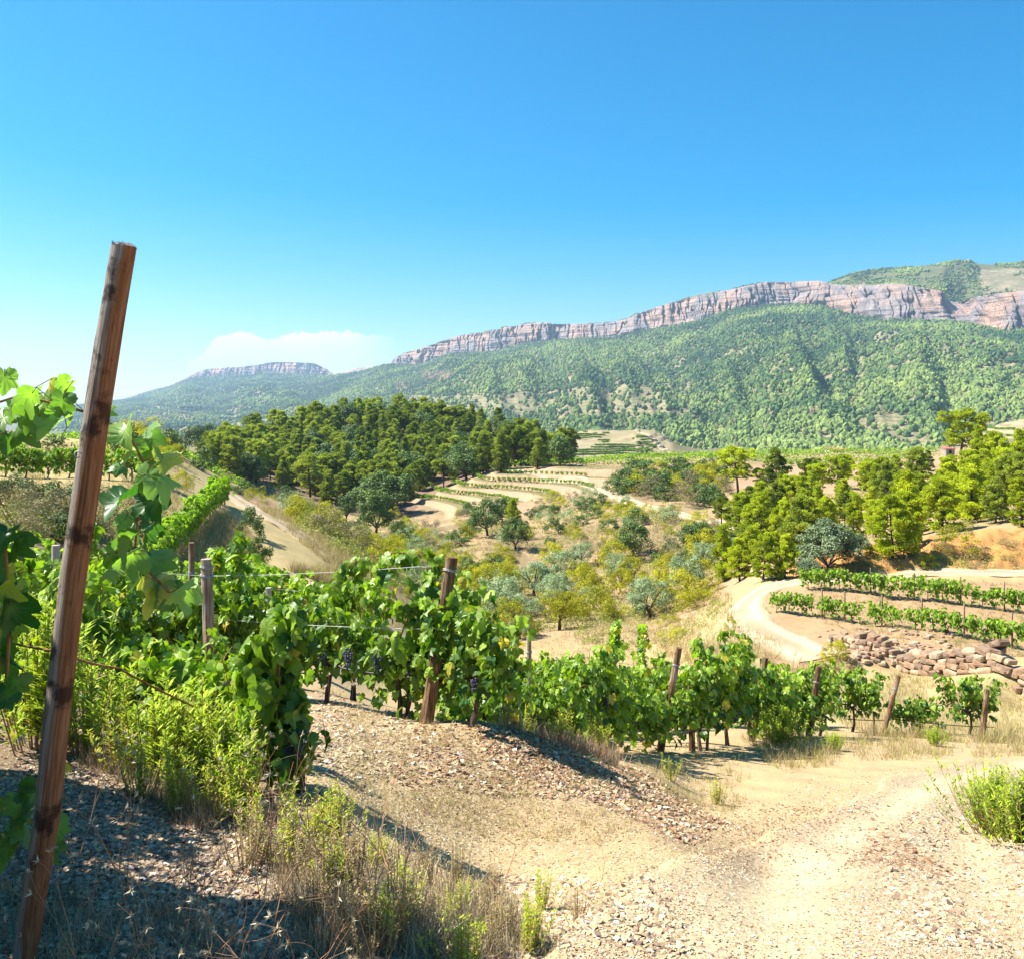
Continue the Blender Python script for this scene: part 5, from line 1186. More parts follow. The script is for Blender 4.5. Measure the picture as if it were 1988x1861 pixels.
for k, u, v, top, w, lab in [
 ('oak', 946, 1040, 958, .85, 'dark round oak in front of the sandy terraces'),
 ('pine_bright', 996, 1024, 968, .8, 'small bright pine between the two dark valley oaks'),
 ('oak', 1000, 1068, 998, .75, 'dark oak lower right of the small bright pine'),
 ('oak', 975, 1012, 960, .7, 'tall dark oak just behind the small bright pine'),
 ('oak', 1230, 1084, 1002, .85, 'lone dark oak on the bare slope below the valley track'),
 ('oak', 730, 1040, 940, .8, 'big dark oak at the foot of the wooded hill'),
 ('oak', 672, 1012, 950, .8, 'dark oak left of the big oak under the wooded hill'),
 ('oak', 775, 1048, 1005, .8, 'small dark oak at the right skirt of the big oak'),
 ('yellow', 907, 1044, 1014, .9, 'isolated round yellow bush left of the dark round oak'),
 ('grey', 1146, 972, 934, .8, 'spiky grey-green tree beside the valley track'),
 ('olive', 1063, 1152, 1094, .85, 'greenest olive tree in the middle of the grove'),
 ('olive', 986, 1174, 1118, .9, 'grey olive tree at the left of the grove'),
 ('olive', 1030, 1208, 1150, 1.0, 'large pale olive at the front of the grove'),
 ('olive', 1072, 1182, 1138, .8, 'small olive with a visible trunk below the greenest olive'),
 ('olive', 1152, 1182, 1130, .9, 'pale olive beside the bare patch in the grove'),
 ('olive', 1262, 1200, 1108, .8, 'tallest pale olive at the right of the grove'),
 ('olive', 1010, 1240, 1190, .9, 'olive half hidden behind the near vines'),
 ('almond', 1133, 1142, 1090, .9, 'yellow-green almond tree above the bare patch'),
 ('almond', 1228, 1140, 1075, .9, 'tall yellow-green almond tree with bare lower branches'),
 ('almond', 1292, 1160, 1090, .9, 'yellow-green almond tree right of the tallest olive'),
 ('almond', 1204, 1150, 1098, .8, 'slender yellow-green almond tree beside the tall almond'),
 ('yellow', 1178, 1192, 1146, .8, 'yellow bush below the almond trees'),
 ('yellow', 1215, 1196, 1170, 1., 'low yellow bush left of the tallest olive'),
 ('green', 1247, 1198, 1165, .9, 'dark little bush under the tallest olive'),
 ('yellow', 1345, 1182, 1128, 1.2, 'wide yellow-green bush at the edge of the bent track'),
 ('yellow', 1385, 1150, 1115, 1., 'yellow-green bush beside the hairpin'),
 ('olive', 1340, 1125, 1085, .9, 'pale grey olive above the wide yellow bush'),
 ('yellow', 1298, 1212, 1190, 1.6, 'flat olive-coloured bush on the dry bank'),
 ('yellow', 1312, 1245, 1210, 1.3, 'rounded olive-green bush in the dry grass'),
 ('green', 1175, 1080, 1060, .8, 'small dark bush below the lone oak'),
 ('grey', 832, 1135, 1090, .9, 'greyish bush seen under the arching vine shoot'),
 ('yellow', 812, 1112, 1076, 1.1, 'ochre bush behind the arching vine shoot'),
 ('green', 805, 1140, 1100, .9, 'dark bush behind the vines left of the thick post'),
 ('yellow', 800, 1190, 1150, .8, 'tall ochre bush left of the thick post'),
 ('yellow', 944, 1130, 1085, .8, 'ochre-green bush right of the thick post top'),
 ('green', 905, 1120, 1078, .8, 'dark green bush behind the thick post top')]:
    tree(k, u, v, top, lab, gV, 52, w)
for k, u, v, top, w, lab in [
 ('yellow', 335, 902, 856, .8, 'round light-green bush at the top of the left terrace'),
 ('yellow', 355, 948, 905, .8, 'leafy light-green shrub above the slanting vine row'),
 ('green', 398, 918, 865, .7, 'dark shrub beside the upper end of the sandy track'),
 ('dry', 438, 942, 906, .7, 'dead rust-brown shrub by the sandy track'),
 ('green', 470, 962, 925, .8, 'dark green shrub right of the rust-brown shrub'),
 ('yellow', 497, 978, 940, 1., 'mid-green leafy shrub beside the sandy track'),
 ('green', 556, 975, 938, .8, 'dark shrub below the wooded hill near the track'),
 ('green', 487, 1040, 978, .55, 'upright green shrub on the near side of the sandy track'),
 ('green', 502, 1098, 1032, .5, 'second upright green shrub just below the first one'),
 ('yellow', 636, 1040, 1002, 1., 'yellow-green shrub on the grassy bank beyond the track'),
 ('yellow', 602, 1008, 975, 1., 'olive-coloured shrub above the grassy bank'),
 ('green', 105, 886, 838, .7, 'dark leafy tree on the left skyline behind the foreground leaves'),
 ('grey', 560, 990, 955, 1., 'greyish shrub between the track and the dark oaks'),
 ('green', 690, 1172, 1110, .5, 'dark bush at the lower end of the sandy track')]:
    tree(k, u, v, top, lab, gL, 32, w)

def fill(kinds, n, poly, ymin, hr, lab, group, gap, avoid=(), seed=1, wr=(.8, 1.1), tries=40, shr_s=1.0):
    rs = np.random.default_rng(seed); us, vs = [p[0] for p in poly], [p[1] for p in poly]; done = 0; own = []
    for _ in range(n * tries):
        if done >= n: break
        u, v = rs.uniform(min(us), max(us)), rs.uniform(min(vs), max(vs))
        if not inpoly(np.array([u]), np.array([v]), poly)[0] or any(inpoly(np.array([u]), np.array([v]), a)[0] for a in avoid): continue
        p = hit(u, v, ymin)
        if p is None or any((p.x - q[0])**2 + (p.y - q[1])**2 < (gap if len(q) == 3 and isinstance(q, tuple) else gap)**2 for q in own): continue
        if any((p.x - q[0])**2 + (p.y - q[1])**2 < (.35 * q[2] + .2 * gap)**2 for q in TREES[:400]): continue
        k = kinds[int(rs.integers(0, len(kinds)))]; h = rs.uniform(*hr) * (shr_s if CATN[k] == 'shrub' else 1)
        tree(k, 0, 0, 0, lab(k, p, h) if callable(lab) else lab[CATN[k]] if isinstance(lab, dict) else lab, group, p=p, hh=h, wx=rs.uniform(*wr)); own.append((p.x, p.y)); done += 1
    return done
def hill_label(k, p, h):
    u = p.x / p.y * F + U0; v = V0 - (p.z - EYE) / p.y * F
    a = 'on the crest' if v < 872 else 'halfway up' if v < 915 else 'at the foot'
    c_ = 'left end' if u < 560 else 'left half' if u < 740 else 'right half' if u < 900 else 'right end'
    s_ = 'tall' if h > 8.3 else 'short' if h < 7.0 else 'middling'
    return '%s %s %s of the wooded hill, %s' % (s_, 'pine' if CATN[k] == 'pine tree' else 'round oak', a, c_)
hill = [(395, 880), (480, 868), (545, 848), (610, 832), (680, 818), (800, 818), (900, 828), (990, 850), (1060, 872), (1112, 892), (1090, 905), (940, 922), (850, 950), (775, 985), (760, 1000), (640, 985), (560, 950), (470, 945), (400, 915)]
gap1 = [(690, 872), (790, 878), (860, 905), (840, 925), (760, 905), (700, 890)]
n1_ = fill(['pine_hill', 'pine_hill', 'pine_hill', 'pine_hill', 'oak'], 330, hill, 165, (6.0, 9.6), hill_label, 'trees of the wooded hill', 4.6, seed=3, wr=(.9, 1.25))
rightp = [(1395, 1000), (1420, 960), (1600, 950), (1780, 925), (1830, 900), (1900, 900), (2050, 880), (2050, 1010), (1960, 1015), (1900, 1025), (1790, 1045), (1700, 1050), (1560, 1095), (1420, 1095)]
n2__ = fill(['pine_bright', 'pine_bright', 'pine_hill', 'pine_open', 'pine_bright', 'pine_hill', 'green'], 96, rightp, 62, (2.8, 5.6), {'pine tree': 'one of the yellow-green pines packed on the right slope', 'shrub': 'one of the dark shrubs between the right slope pines'}, gR, 2.6, seed=4, shr_s=.4)
shr = [(1190, 955), (1230, 925), (1330, 915), (1400, 925), (1400, 985), (1330, 985), (1260, 968)]
n3_ = fill(['green', 'green', 'yellow', 'dry'], 44, shr, 100, (2.4, 4.4), 'one of the shrubs massed above the valley track', gV, 2.2, seed=5)
band = [(560, 1000), (640, 985), (760, 1005), (880, 1040), (880, 1075), (960, 1110), (960, 1210), (800, 1200), (700, 1150), (640, 1060), (580, 1030)]
n4_ = fill(['yellow', 'green', 'grey', 'yellow', 'dry', 'yellow'], 95, band, 58, (1.1, 2.7), 'one of the mixed shrubs covering the gully', gV, 1.9, seed=6)
slope = [(880, 1000), (1040, 960), (1190, 975), (1320, 1005), (1400, 1030), (1400, 1100), (1330, 1120), (1250, 1100), (1100, 1085), (960, 1090), (880, 1060)]
n5_ = fill(['grey', 'yellow', 'dry', 'green', 'yellow', 'green'], 66, slope, 85, (1.0, 2.8), 'one of the scattered shrubs on the pink bare slope', gV, 2.6, seed=7)
grove = [(960, 1110), (1080, 1090), (1250, 1095), (1400, 1080), (1410, 1120), (1330, 1190), (1180, 1215), (960, 1240)]
n6_ = fill(['olive', 'almond', 'yellow', 'olive'], 30, grove, 60, (2.6, 4.0), {'olive tree': 'one of the pale olives of the valley grove', 'almond tree': 'one of the yellow-green almonds of the valley grove', 'shrub': 'one of the yellow bushes growing in the grove'}, gV, 2.9, avoid=([(1100, 1170), (1180, 1175), (1180, 1205), (1100, 1200)],), seed=8)
for i, (u, v, h) in enumerate([(1060, 1000, 2.2), (1090, 985, 2.4), (1120, 990, 2.6), (1165, 985, 2.5), (1190, 1000, 2.4), (1100, 1010, 2), (1130, 1020, 1.8), (1075, 975, 2.6), (1210, 985, 2.2)]):
    tree(('green', 'yellow', 'grey')[i % 3], u, v, 0, 'one of the shrubs bunched beside the spiky grey-green tree', gV, p=hit(u, v, 90), hh=h)
far_b = [(205, 862), (390, 858), (420, 880), (300, 890), (215, 880)]
fill(['green', 'dry', 'yellow'], 12, far_b, 60, (1.6, 3.2), 'one of the small bushes along the left skyline terrace', gL, 3, seed=9)
print('filled', n1_, n2__, n3_, n4_, n5_, n6_)
# brushwood at the foot of the left bank
fill(['dry', 'green', 'dry'], 16, [(20, 985), (300, 1000), (300, 1045), (20, 1060)], 26, (1.1, 1.9), 'one of the brushy shrubs below the left grass bank', gL, 1.4, seed=10)
# small dry and green tussock shrubs by the right terraces
fill(['dry', 'dry', 'yellow'], 14, [(1560, 1080), (1988, 1060), (1988, 1105), (1600, 1112)], 50, (.7, 1.3), 'one of the small dry bushes dotted on the orange bank', gR, 2.0, seed=11)
tree('yellow', 1418, 1222, 1190, 'single small bright bush on the outer edge of the hairpin', gV, 34, .55)
tree('yellow', 1622, 1290, 1232, 'feathery light-green shrub left of the stone wall', gV, 30, .8)

def scrub():
    rs = np.random.default_rng(55); P = []
    for n, poly, y0, h0, h1_ in [(520, band, 52, .4, 1.2), (430, slope, 80, .4, 1.3), (420, grove, 58, .4, 1.1), (180, shr, 100, .6, 1.6), (260, rightp, 62, .5, 1.4),
                              (160, [(470, 930), (640, 985), (700, 1080), (640, 1060), (560, 990), (470, 960)], 60, .5, 1.3), (140, [(1180, 1190), (1400, 1120), (1400, 1200), (1300, 1260), (1100, 1250)], 28, .3, .8),
                              (90, [(1560, 1110), (1988, 1050), (1988, 1105), (1560, 1118)], 50, .2, .6), (150, [(0, 1000), (320, 1000), (320, 1050), (0, 1050)], 25, .3, .8), (60, [(1580, 1195), (1988, 1200), (1988, 1300), (1700, 1260)], 34, .12, .3)]:
        a = np.array(poly); k = 0
        while k < n:
            u, v = rs.uniform(a[:, 0].min(), a[:, 0].max()), rs.uniform(a[:, 1].min(), a[:, 1].max())
            if not inpoly(np.array([u]), np.array([v]), poly)[0]: continue
            k += 1; ys = np.exp(np.linspace(math.log(y0), math.log(240), 240)); g = base_h((u - U0) / F * ys, ys); j = np.argmax(g >= -(v - V0) / F * ys)
            if j == 0: continue
            P.append(((u - U0) / F * ys[j], ys[j], rs.uniform(h0, h1_)))
    P = np.array(P); Z = H(P[:, 0], P[:, 1]); n = len(P); m = 70; idx = np.repeat(np.arange(n), m)
    d = rs.normal(0, 1, (n * m, 3)); d /= np.linalg.norm(d, axis=1)[:, None]; d[:, 2] = np.abs(d[:, 2]); hh = P[idx, 2][:, None]
    q = np.column_stack([P[idx, 0], P[idx, 1], Z[idx]]) + d * hh * rs.uniform(.5, 1, (n * m, 1)) * (1.05, 1.05, .9)
    kind = rs.choice(3, n, p=[.45, .3, .25]); tint = np.stack([np.clip(rs.random(n)[idx] * .8 + rs.normal(.1, .15, n * m), 0, 1), np.where(kind == 2, .9, np.where(kind == 1, .25, 0))[idx], 0 * d[:, 0]], -1)
    nr = d + rs.normal(0, .6, d.shape); Rm = orient(np.cross(nr, rs.normal(0, 1, d.shape)), nr)
    V, Fc, c = scatter(LANCE[0], LANCE[1], q, Rm, hh[:, 0] * rs.uniform(.16, .34, n * m), tint)
    tag(obj('undergrowth', mesh_np('undergrowth', V, Fc, m_scrub, c)), 'low mixed scrub covering the gully and slopes', 'scrub', None, 'stuff')
m_scrub = leafmat('scrub_leaves', (.09, .13, .03), (.40, .44, .07), (.42, .33, .19), trans=.25, spec=.1, rough=.8, rnd=0)
scrub()

# ------------------------------------------------------------------ buildings
m_stone, nt = newmat('hut_stone'); tcn = N(nt, 'ShaderNodeTexCoord'); vo = N(nt, 'ShaderNodeTexVoronoi'); vo.inputs['Scale'].default_value = 4; L(nt, tcn.outputs['Object'], vo.inputs['Vector'])
c = mixc(nt, .6, (.40, .33, .26), mixc(nt, 1., vo.outputs['Color'], (.5, .42, .34), 'MULTIPLY')); p = bsdf(nt, c, .9, .1, vo.outputs['Distance'], .5, .03); out(nt, p.outputs[0])
def plain(name, c_, rough=.8, sp_=.15, var=.25, sc=3):
    m, nt = newmat(name); tcn = N(nt, 'ShaderNodeTexCoord'); n = noise(nt, sc, 5, .6, tcn.outputs['Object']); cc = mixc(nt, ramp(nt, n, (.35, 0.), (.7, 1.)), tuple(k * (1 - var) for k in c_), tuple(min(1, k * (1 + var)) for k in c_)); p = bsdf(nt, cc, rough, sp_); out(nt, p.outputs[0]); return m
m_roof = plain('roof_tiles', (.42, .16, .10)); m_dark = plain('dark_opening', (.015, .013, .012)); m_blue = plain('blue_paint', (.25, .52, .68), .5, .3, .12); m_white = plain('pale_plaster', (.62, .56, .50)); m_steel = plain('brown_cladding', (.13, .10, .10))
def box(b, x0, x1, y0, y1, z0, z1, c_=.5):
    v = np.array([(x, y, z) for x in (x0, x1) for y in (y0, y1) for z in (z0, z1)]); f = np.array([(0, 1, 3, 2), (4, 6, 7, 5), (0, 4, 5, 1), (2, 3, 7, 6), (0, 2, 6, 4), (1, 5, 7, 3)]); b.add(v, f, c_)
def hut(u, v, ymin, w_, d_, h_, label, rot=0, wallm=None, y=None):
    p = hit(u, v, ymin) if y is None else gp(u, y); root = empty('hut', p, rot); b = B(); t = .18
    dw = w_ * .16
    box(b, -w_/2, -dw, -d_/2, -d_/2 + t, -.5, h_); box(b, dw, w_/2, -d_/2, -d_/2 + t, -.5, h_); box(b, -dw, dw, -d_/2, -d_/2 + t, h_ * .82, h_); box(b, -w_/2, -w_/2 + t, -d_/2 + t, d_/2, -.5, h_); box(b, w_/2 - t, w_/2, -d_/2 + t, d_/2, -.5, h_); box(b, -w_/2 + t, w_/2 - t, d_/2 - t, d_/2, -.5, h_)
    obj('wall', b.mesh('wall', wallm or m_stone), root)
    b = B(); v_ = np.array([(-w_/2 - .2, -d_/2 - .25, h_ + .003), (w_/2 + .2, -d_/2 - .25, h_ + .003), (w_/2 + .2, d_/2 + .2, h_ + .35), (-w_/2 - .2, d_/2 + .2, h_ + .35)]); b.add(np.vstack([v_, v_ + (0, 0, .14)]), np.array([(0, 3, 2, 1), (4, 5, 6, 7), (0, 1, 5, 4), (1, 2, 6, 5), (2, 3, 7, 6), (3, 0, 4, 7)])); obj('roof', b.mesh('roof', m_roof), root)
    b = B(); box(b, -dw + .003, dw - .003, -d_/2 + .06, -d_/2 + .1, -.3, h_ * .82 - .003); obj('door', b.mesh('door', m_dark), root)
    return tag(root, label, 'hut')
hut(1841, 884, 150, 1.9, 1.9, 1.35, 'small stone hut with a red slab roof and dark doorway on the plateau')
pt = hit(1849, 880, 150); pt = gp(1849.5, pt.y + 4); root = empty('water_tank', pt); b = B(); tube(b, [(0, 0, -.3), (0, 0, 3.5)], .52, 24, .5); obj('tank_body', b.mesh('tank_body', m_blue, False), root)
b = B(); tube(b, [(0, 0, 3.5), (0, 0, 3.62), (0, 0, 3.75)], [.55, .5, .12], 24, .5); obj('lid', b.mesh('lid', m_blue, False), root); tag(root, 'pale blue upright water tank behind the stone hut', 'water tank')
hut(1622, 881, 230, 5.2, 4, 1.6, 'low pinkish shed far across the plateau rows', 0, m_white, y=283)
def far_building():
    t = .22; x, y, z = (float(a) for a in left.pt(np.array([370.]), np.array([.30]))); root = empty('building', (x, y, z)); sc_ = y / F
    b = B(); box(b, -18 * sc_, 19 * sc_, -12, 12, -20, 5.5 * sc_); obj('wall', b.mesh('wall', m_steel), root)
    b = B(); box(b, -20 * sc_, 21 * sc_, -15, 15, 5.5 * sc_ + .01, 7 * sc_); obj('roof', b.mesh('roof', m_white), root)
    b = B(); box(b, -14 * sc_, 12 * sc_, -12.3, -12.01, 1.5 * sc_, 4 * sc_); obj('window', b.mesh('window', m_dark), root)
    tag(root, 'long low building with a flat roof on the far left hillside', 'building')
far_building()

# ------------------------------------------------------------------ dry stone wall below the young terraces
m_rock, nt = newmat('wall_rock'); at = N(nt, 'ShaderNodeAttribute', attribute_name='tint'); geo = N(nt, 'ShaderNodeNewGeometry'); n = noise(nt, 4, 8, .7, geo.outputs['Position'])
c = mixc(nt, ramp(nt, n, (.3, .0), (.7, 1.)), mixc(nt, 1., at.outputs['Color'], (.5, .45, .42), 'MULTIPLY'), at.outputs['Color']); p = bsdf(nt, c, .9, .1, n, .9, .05); out(nt, p.outputs[0])
ROCK = ico(2)
def rock(b, p, s_, rs, col, rz=None):
    v = ROCK[0].copy(); v = np.sign(v) * np.abs(v) ** .34; f1 = rs.uniform(0, 9, 3)
    v *= (1 + .12 * fbm(v[:, 0] * 1.1 + f1[0], v[:, 1] * 1.1 + f1[1], v[:, 2] * 1.1 + f1[2], o=2))[:, None]
    Rm = rotm(rs.normal(0, .12), rs.normal(0, .15), rs.uniform(-.3, .3) if rz is None else rz + rs.uniform(-.25, .25))[0]
    b.add((v * np.array(s_)) @ Rm.T + p, ROCK[1], col)
ROCKC = [(.44, .31, .20), (.54, .41, .27), (.36, .25, .17), (.50, .40, .28), (.42, .28, .18), (.30, .21, .15)]
def stone_wall():
    rs = np.random.default_rng(8); ln = smooth_line([xy(1612, 39.6), xy(1640, 38.6), xy(1700, 37.2), xy(1750, 36.2), xy(1850, 34.1), xy(1988, 31.6), xy(2130, 29.8), xy(2300, 28)], 300); d = np.concatenate([[0], np.cumsum(np.hypot(*np.diff(ln, axis=0).T))])
    b = B(); s_ = 0.
    L_ = d[-1]
    for course in range(7):
        s_ = rs.uniform(0, .3)
        while s_ < L_:
            t = s_ / L_; nmax = np.interp(t, [0, .15, .4, .7, 1], [1., 2., 3.2, 4.6, 5.2]); w_ = rs.uniform(.24, .52) * np.interp(t, [0, .4, 1], [.75, .95, 1.2])
            if course < nmax + rs.uniform(-.4, .4):
                x, y = np.interp(s_, d, ln[:, 0]), np.interp(s_, d, ln[:, 1]); x2, y2 = np.interp(s_ + .3, d, ln[:, 0]), np.interp(s_ + .3, d, ln[:, 1])
                z0 = min(h1(x, y - .5), h1(x, y - .2)); hh = .16
                rock(b, np.array((x, y + course * .07 + rs.uniform(-.08, .08) - .25, z0 + .08 + course * .215 + rs.uniform(-.03, .03))), (w_ * .56, .26, rs.uniform(.10, .14)), rs, ROCKC[rs.integers(0, 6)], math.atan2(y2 - y, x2 - x))
            s_ += w_ * 1.02
    tag(obj('stone_wall', b.mesh('stone_wall', m_rock, False)), 'dry stone wall of brown blocks holding the young vine terrace', 'stone wall')
    b = B()
    for _ in range(170):
        u = rs.uniform(1590, 1850); p = hit(u, rs.uniform(1218, 1290), 30)
        if p is None or p.y < 35: continue
        k = rs.uniform(.04, .13); rock(b, np.array(p) + (0, 0, k * .3), (k * 1.3, k, k * .6), rs, ROCKC[rs.integers(0, 6)], rs.uniform(0, 6))
    tag(obj('rubble', b.mesh('rubble', m_rock, False)), 'loose brown rubble above the left end of the stone wall', 'rubble', None, 'stuff')
stone_wall()
# ------------------------------------------------------------------ stones, grass and weeds
m_stonebit, nt = newmat('shale_chip'); at = N(nt, 'ShaderNodeAttribute', attribute_name='tint'); p = bsdf(nt, at.outputs['Color'], .85, .2); out(nt, p.outputs[0])
CUBE = (np.array([(x, y, z) for x in (-1, 1) for y in (-1, 1) for z in (-1, 1)], float), np.array([(0, 1, 3, 2), (4, 6, 7, 5), (0, 4, 5, 1), (2, 3, 7, 6), (0, 2, 6, 4), (1, 5, 7, 3)]))
def screen_pts(n, poly, rs, ymin, ymax, thin=True):
    """points spread over a piece of ground bounded by four or more surveyed bearings"""
    a = np.array(poly); u = rs.uniform(a[:, 0].min(), a[:, 0].max(), n * 3); v = rs.uniform(a[:, 1].min(), a[:, 1].max(), n * 3)
    k = inpoly(u, v, poly); u, v = u[k][:n], v[k][:n]
    w_ = fbm(u / 55, v / 30, o=3, s=int(n) % 97) + rs.normal(0, .35, len(u)); k = (w_ > -.35) if thin else (w_ > -1.2); u, v = u[k], v[k]
    y = np.full(len(u), ymin, float); ys = np.exp(np.linspace(math.log(ymin), math.log(ymax), 260)); found = np.zeros(len(u), bool)
    for yy in ys:
        g = base_h((u - U0) / F * yy, np.full(len(u), yy)); m = ~found & (g >= -(v - V0) / F * yy); y[m] = yy; found |= m
    u, y = u[found], y[found]; y = y * rs.uniform(.992, 1.008, len(y)); x = (u - U0) / F * y
    return x, y, H(x, y)
def chips():
    rs = np.random.default_rng(21); Ps = []
    for n, poly, y0, y1, s0, s1 in [(52000, [(0, 1380), (560, 1480), (640, 1330), (950, 1380), (1480, 1560), (1988, 1500), (1988, 1920), (0, 1920)], 2.0, 16, .003, .008),
                            (9000, [(0, 1480), (400, 1520), (640, 1861), (0, 1861)], 2.2, 6, .005, .015),
                            (7000, [(920, 1415), (1000, 1440), (1250, 1500), (1420, 1610), (1340, 1640), (1150, 1560), (950, 1490)], 5, 12, .006, .018),
                            (2600, [(950, 1700), (1250, 1720), (1350, 1861), (950, 1861)], 2.2, 6, .006, .018),
                            (3500, [(560, 1340), (950, 1370), (1250, 1500), (1100, 1560), (620, 1500)], 4, 12, .006, .018),
                            (14000, [(1000, 1920), (1250, 1690), (1450, 1590), (1600, 1500), (1988, 1475), (1988, 1920)], 2.0, 18, .003, .0085),
                            (2500, [(1640, 1560), (1988, 1600), (1988, 1861), (1750, 1861)], 2.5, 12, .005, .018)]:
        x, y, z = screen_pts(n, poly, rs, y0, y1, False); s_ = rs.uniform(s0, s1, len(x)) * np.clip(y / 5, .8, 1.8) ** .6
        cx, cy = xy(1700, 10); Ps.append(np.column_stack([x, y, z, s_]))
    P = np.vstack(Ps)
    from mathutils.bvhtree import BVHTree
    rm = NEAR_ROAD.data; T_ = BVHTree.FromPolygons([tuple(v.co) for v in rm.vertices], [tuple(p_.vertices) for p_ in rm.polygons]); keep = np.ones(len(P), bool); D_ = Vector((0, 0, -1))
    rc = np.empty(len(rm.vertices) * 4, np.float32); rm.attributes['tint'].data.foreach_get('color', rc)
    for i in range(len(P)):
        if P[i, 0] < -1: continue
        h_ = T_.ray_cast(Vector((P[i, 0], P[i, 1], P[i, 2] + .5)), D_, 1)
        if h_[0] is not None and h_[0].z > P[i, 2]:
            P[i, 2] = h_[0].z
            if rc[rm.polygons[h_[2]].vertices[0] * 4] > .44 and rs.random() < .7: keep[i] = False
    P = P[keep]; n = len(P); s_ = P[:, 3]
    # the wheel ruts are nearly clean
    rdg = (np.abs(P[:, 0] - 1.1) < 1.9) & (P[:, 1] > 5.5) & (P[:, 1] < 9)
    j = rs.uniform(.6, 1.25, (n, 1, 3)); S_ = np.stack([s_ * rs.uniform(.8, 1.7, n), s_ * rs.uniform(.6, 1.1, n), s_ * rs.uniform(.12, .45, n)], -1)
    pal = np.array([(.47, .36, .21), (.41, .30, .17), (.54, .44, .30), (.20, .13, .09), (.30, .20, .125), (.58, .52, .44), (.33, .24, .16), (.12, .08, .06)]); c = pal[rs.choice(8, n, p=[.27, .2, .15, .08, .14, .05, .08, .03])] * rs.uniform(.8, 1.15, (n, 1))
    u_ = P[:, 0] / P[:, 1] * F + U0; c[rdg & (rs.random(n) < .6)] *= (.62, .48, .42); dk = (u_ < 640) & (P[:, 1] < 6) & (rs.random(n) < .6); c[dk] = c[dk] * .7 * (.95, .9, 1.)  # lower-left chips darkened too, following the shade painted on the ground
    Rm = rotm(rs.normal(0, .28, n), rs.normal(0, .28, n), rs.uniform(0, 6.3, n))
    TV = CUBE[0] * rs.uniform(.6, 1, (8, 1)) 
    V = np.einsum('nij,nkj->nki', Rm, TV[None] * S_[:, None, :] * rs.uniform(.55, 1.15, (n, 8, 1))) + P[:, None, :3] + np.stack([0 * s_, 0 * s_, S_[:, 2] * .5], -1)[:, None]
    Fc = (CUBE[1][None] + (np.arange(n) * 8)[:, None, None]).reshape(-1, 4)
    tag(obj('gravel', mesh_np('gravel', V.reshape(-1, 3), Fc, m_stonebit, np.repeat(c, 8, 0))), 'loose shale chips strewn over the path, road and slope', 'gravel', None, 'stuff')
chips()
def straw():
    rs = np.random.default_rng(23); x, y, z = screen_pts(11000, [(560, 1340), (950, 1390), (1300, 1540), (1420, 1640), (1400, 1861), (700, 1861), (600, 1600)], rs, 2.3, 13); n = len(x)
    Rm = rotm(rs.uniform(1.25, 1.65, n), rs.normal(0, .15, n), rs.uniform(0, 6.3, n)); ln = rs.uniform(.02, .09, n) * np.clip(y / 5, .8, 1.6)
    t = np.stack([rs.uniform(.2, 1, n), 0 * x, 0 * x], -1); V, Fc, c = scatter(BLADE[0], BLADE[1], np.stack([x, y, z + .006], -1), Rm, np.stack([ln * .22, ln * .3, ln], -1), t)
    tag(obj('straw_litter', mesh_np('straw_litter', V, Fc, m_grass, c)), 'fine straw littering the bare path', 'straw', None, 'stuff')
straw()
def grass(name, label, zones, mat, seed, blades=7):
    rs = np.random.default_rng(seed); Vs, Fs, Cs, o = [], [], [], 0
    for n, poly, y0, y1, h0, h1_, gmix in zones:
        x, y, z = screen_pts(n, poly, rs, y0, y1); m = len(x) * blades; P = np.repeat(np.column_stack([x, y, z]), blades, 0); hh = np.repeat(rs.uniform(h0, h1_, len(x)), blades) * rs.uniform(.5, 1.1, m)
        P[:, :2] += rs.normal(0, 1, (m, 2)) * (hh * .22)[:, None]
        Rm = rotm(rs.normal(0, .38, m), rs.normal(0, .38, m), rs.uniform(0, 6.3, m)); wd = np.clip(.018 * y.repeat(blades) / 12, .007, .2)
        t = np.stack([np.clip(np.repeat(rs.random(len(x)), blades) + rs.normal(0, .2, m), 0, 1), np.where(np.repeat(rs.random(len(x)) < gmix, blades), rs.uniform(.3, 1, m), 0), np.zeros(m)], -1)
        v, f, c = scatter(BLADE[0], BLADE[1], P, Rm, np.stack([wd + hh * .07, wd, hh], -1), t); Vs.append(v); Fs.append(f + o); Cs.append(c); o += len(v)
    tag(obj(name, mesh_np(name, np.vstack(Vs), np.vstack(Fs), mat, np.vstack(Cs))), label, 'grass', None, 'stuff')
grass('dry_grass', 'dry blond grass on the left banks', [
  (5200, [(0, 850), (330, 850), (400, 900), (330, 1010), (0, 1030)], 30, 130, .25, .5, .12),
  (2600, [(330, 1060), (430, 990), (480, 1030), (520, 1100), (500, 1130), (330, 1130)], 28, 60, .3, .5, .12),
  (4200, [(500, 985), (560, 985), (700, 1060), (760, 1130), (700, 1180), (560, 1130), (640, 1100)], 40, 90, .35, .7, .15)], m_grass, 31, 6)
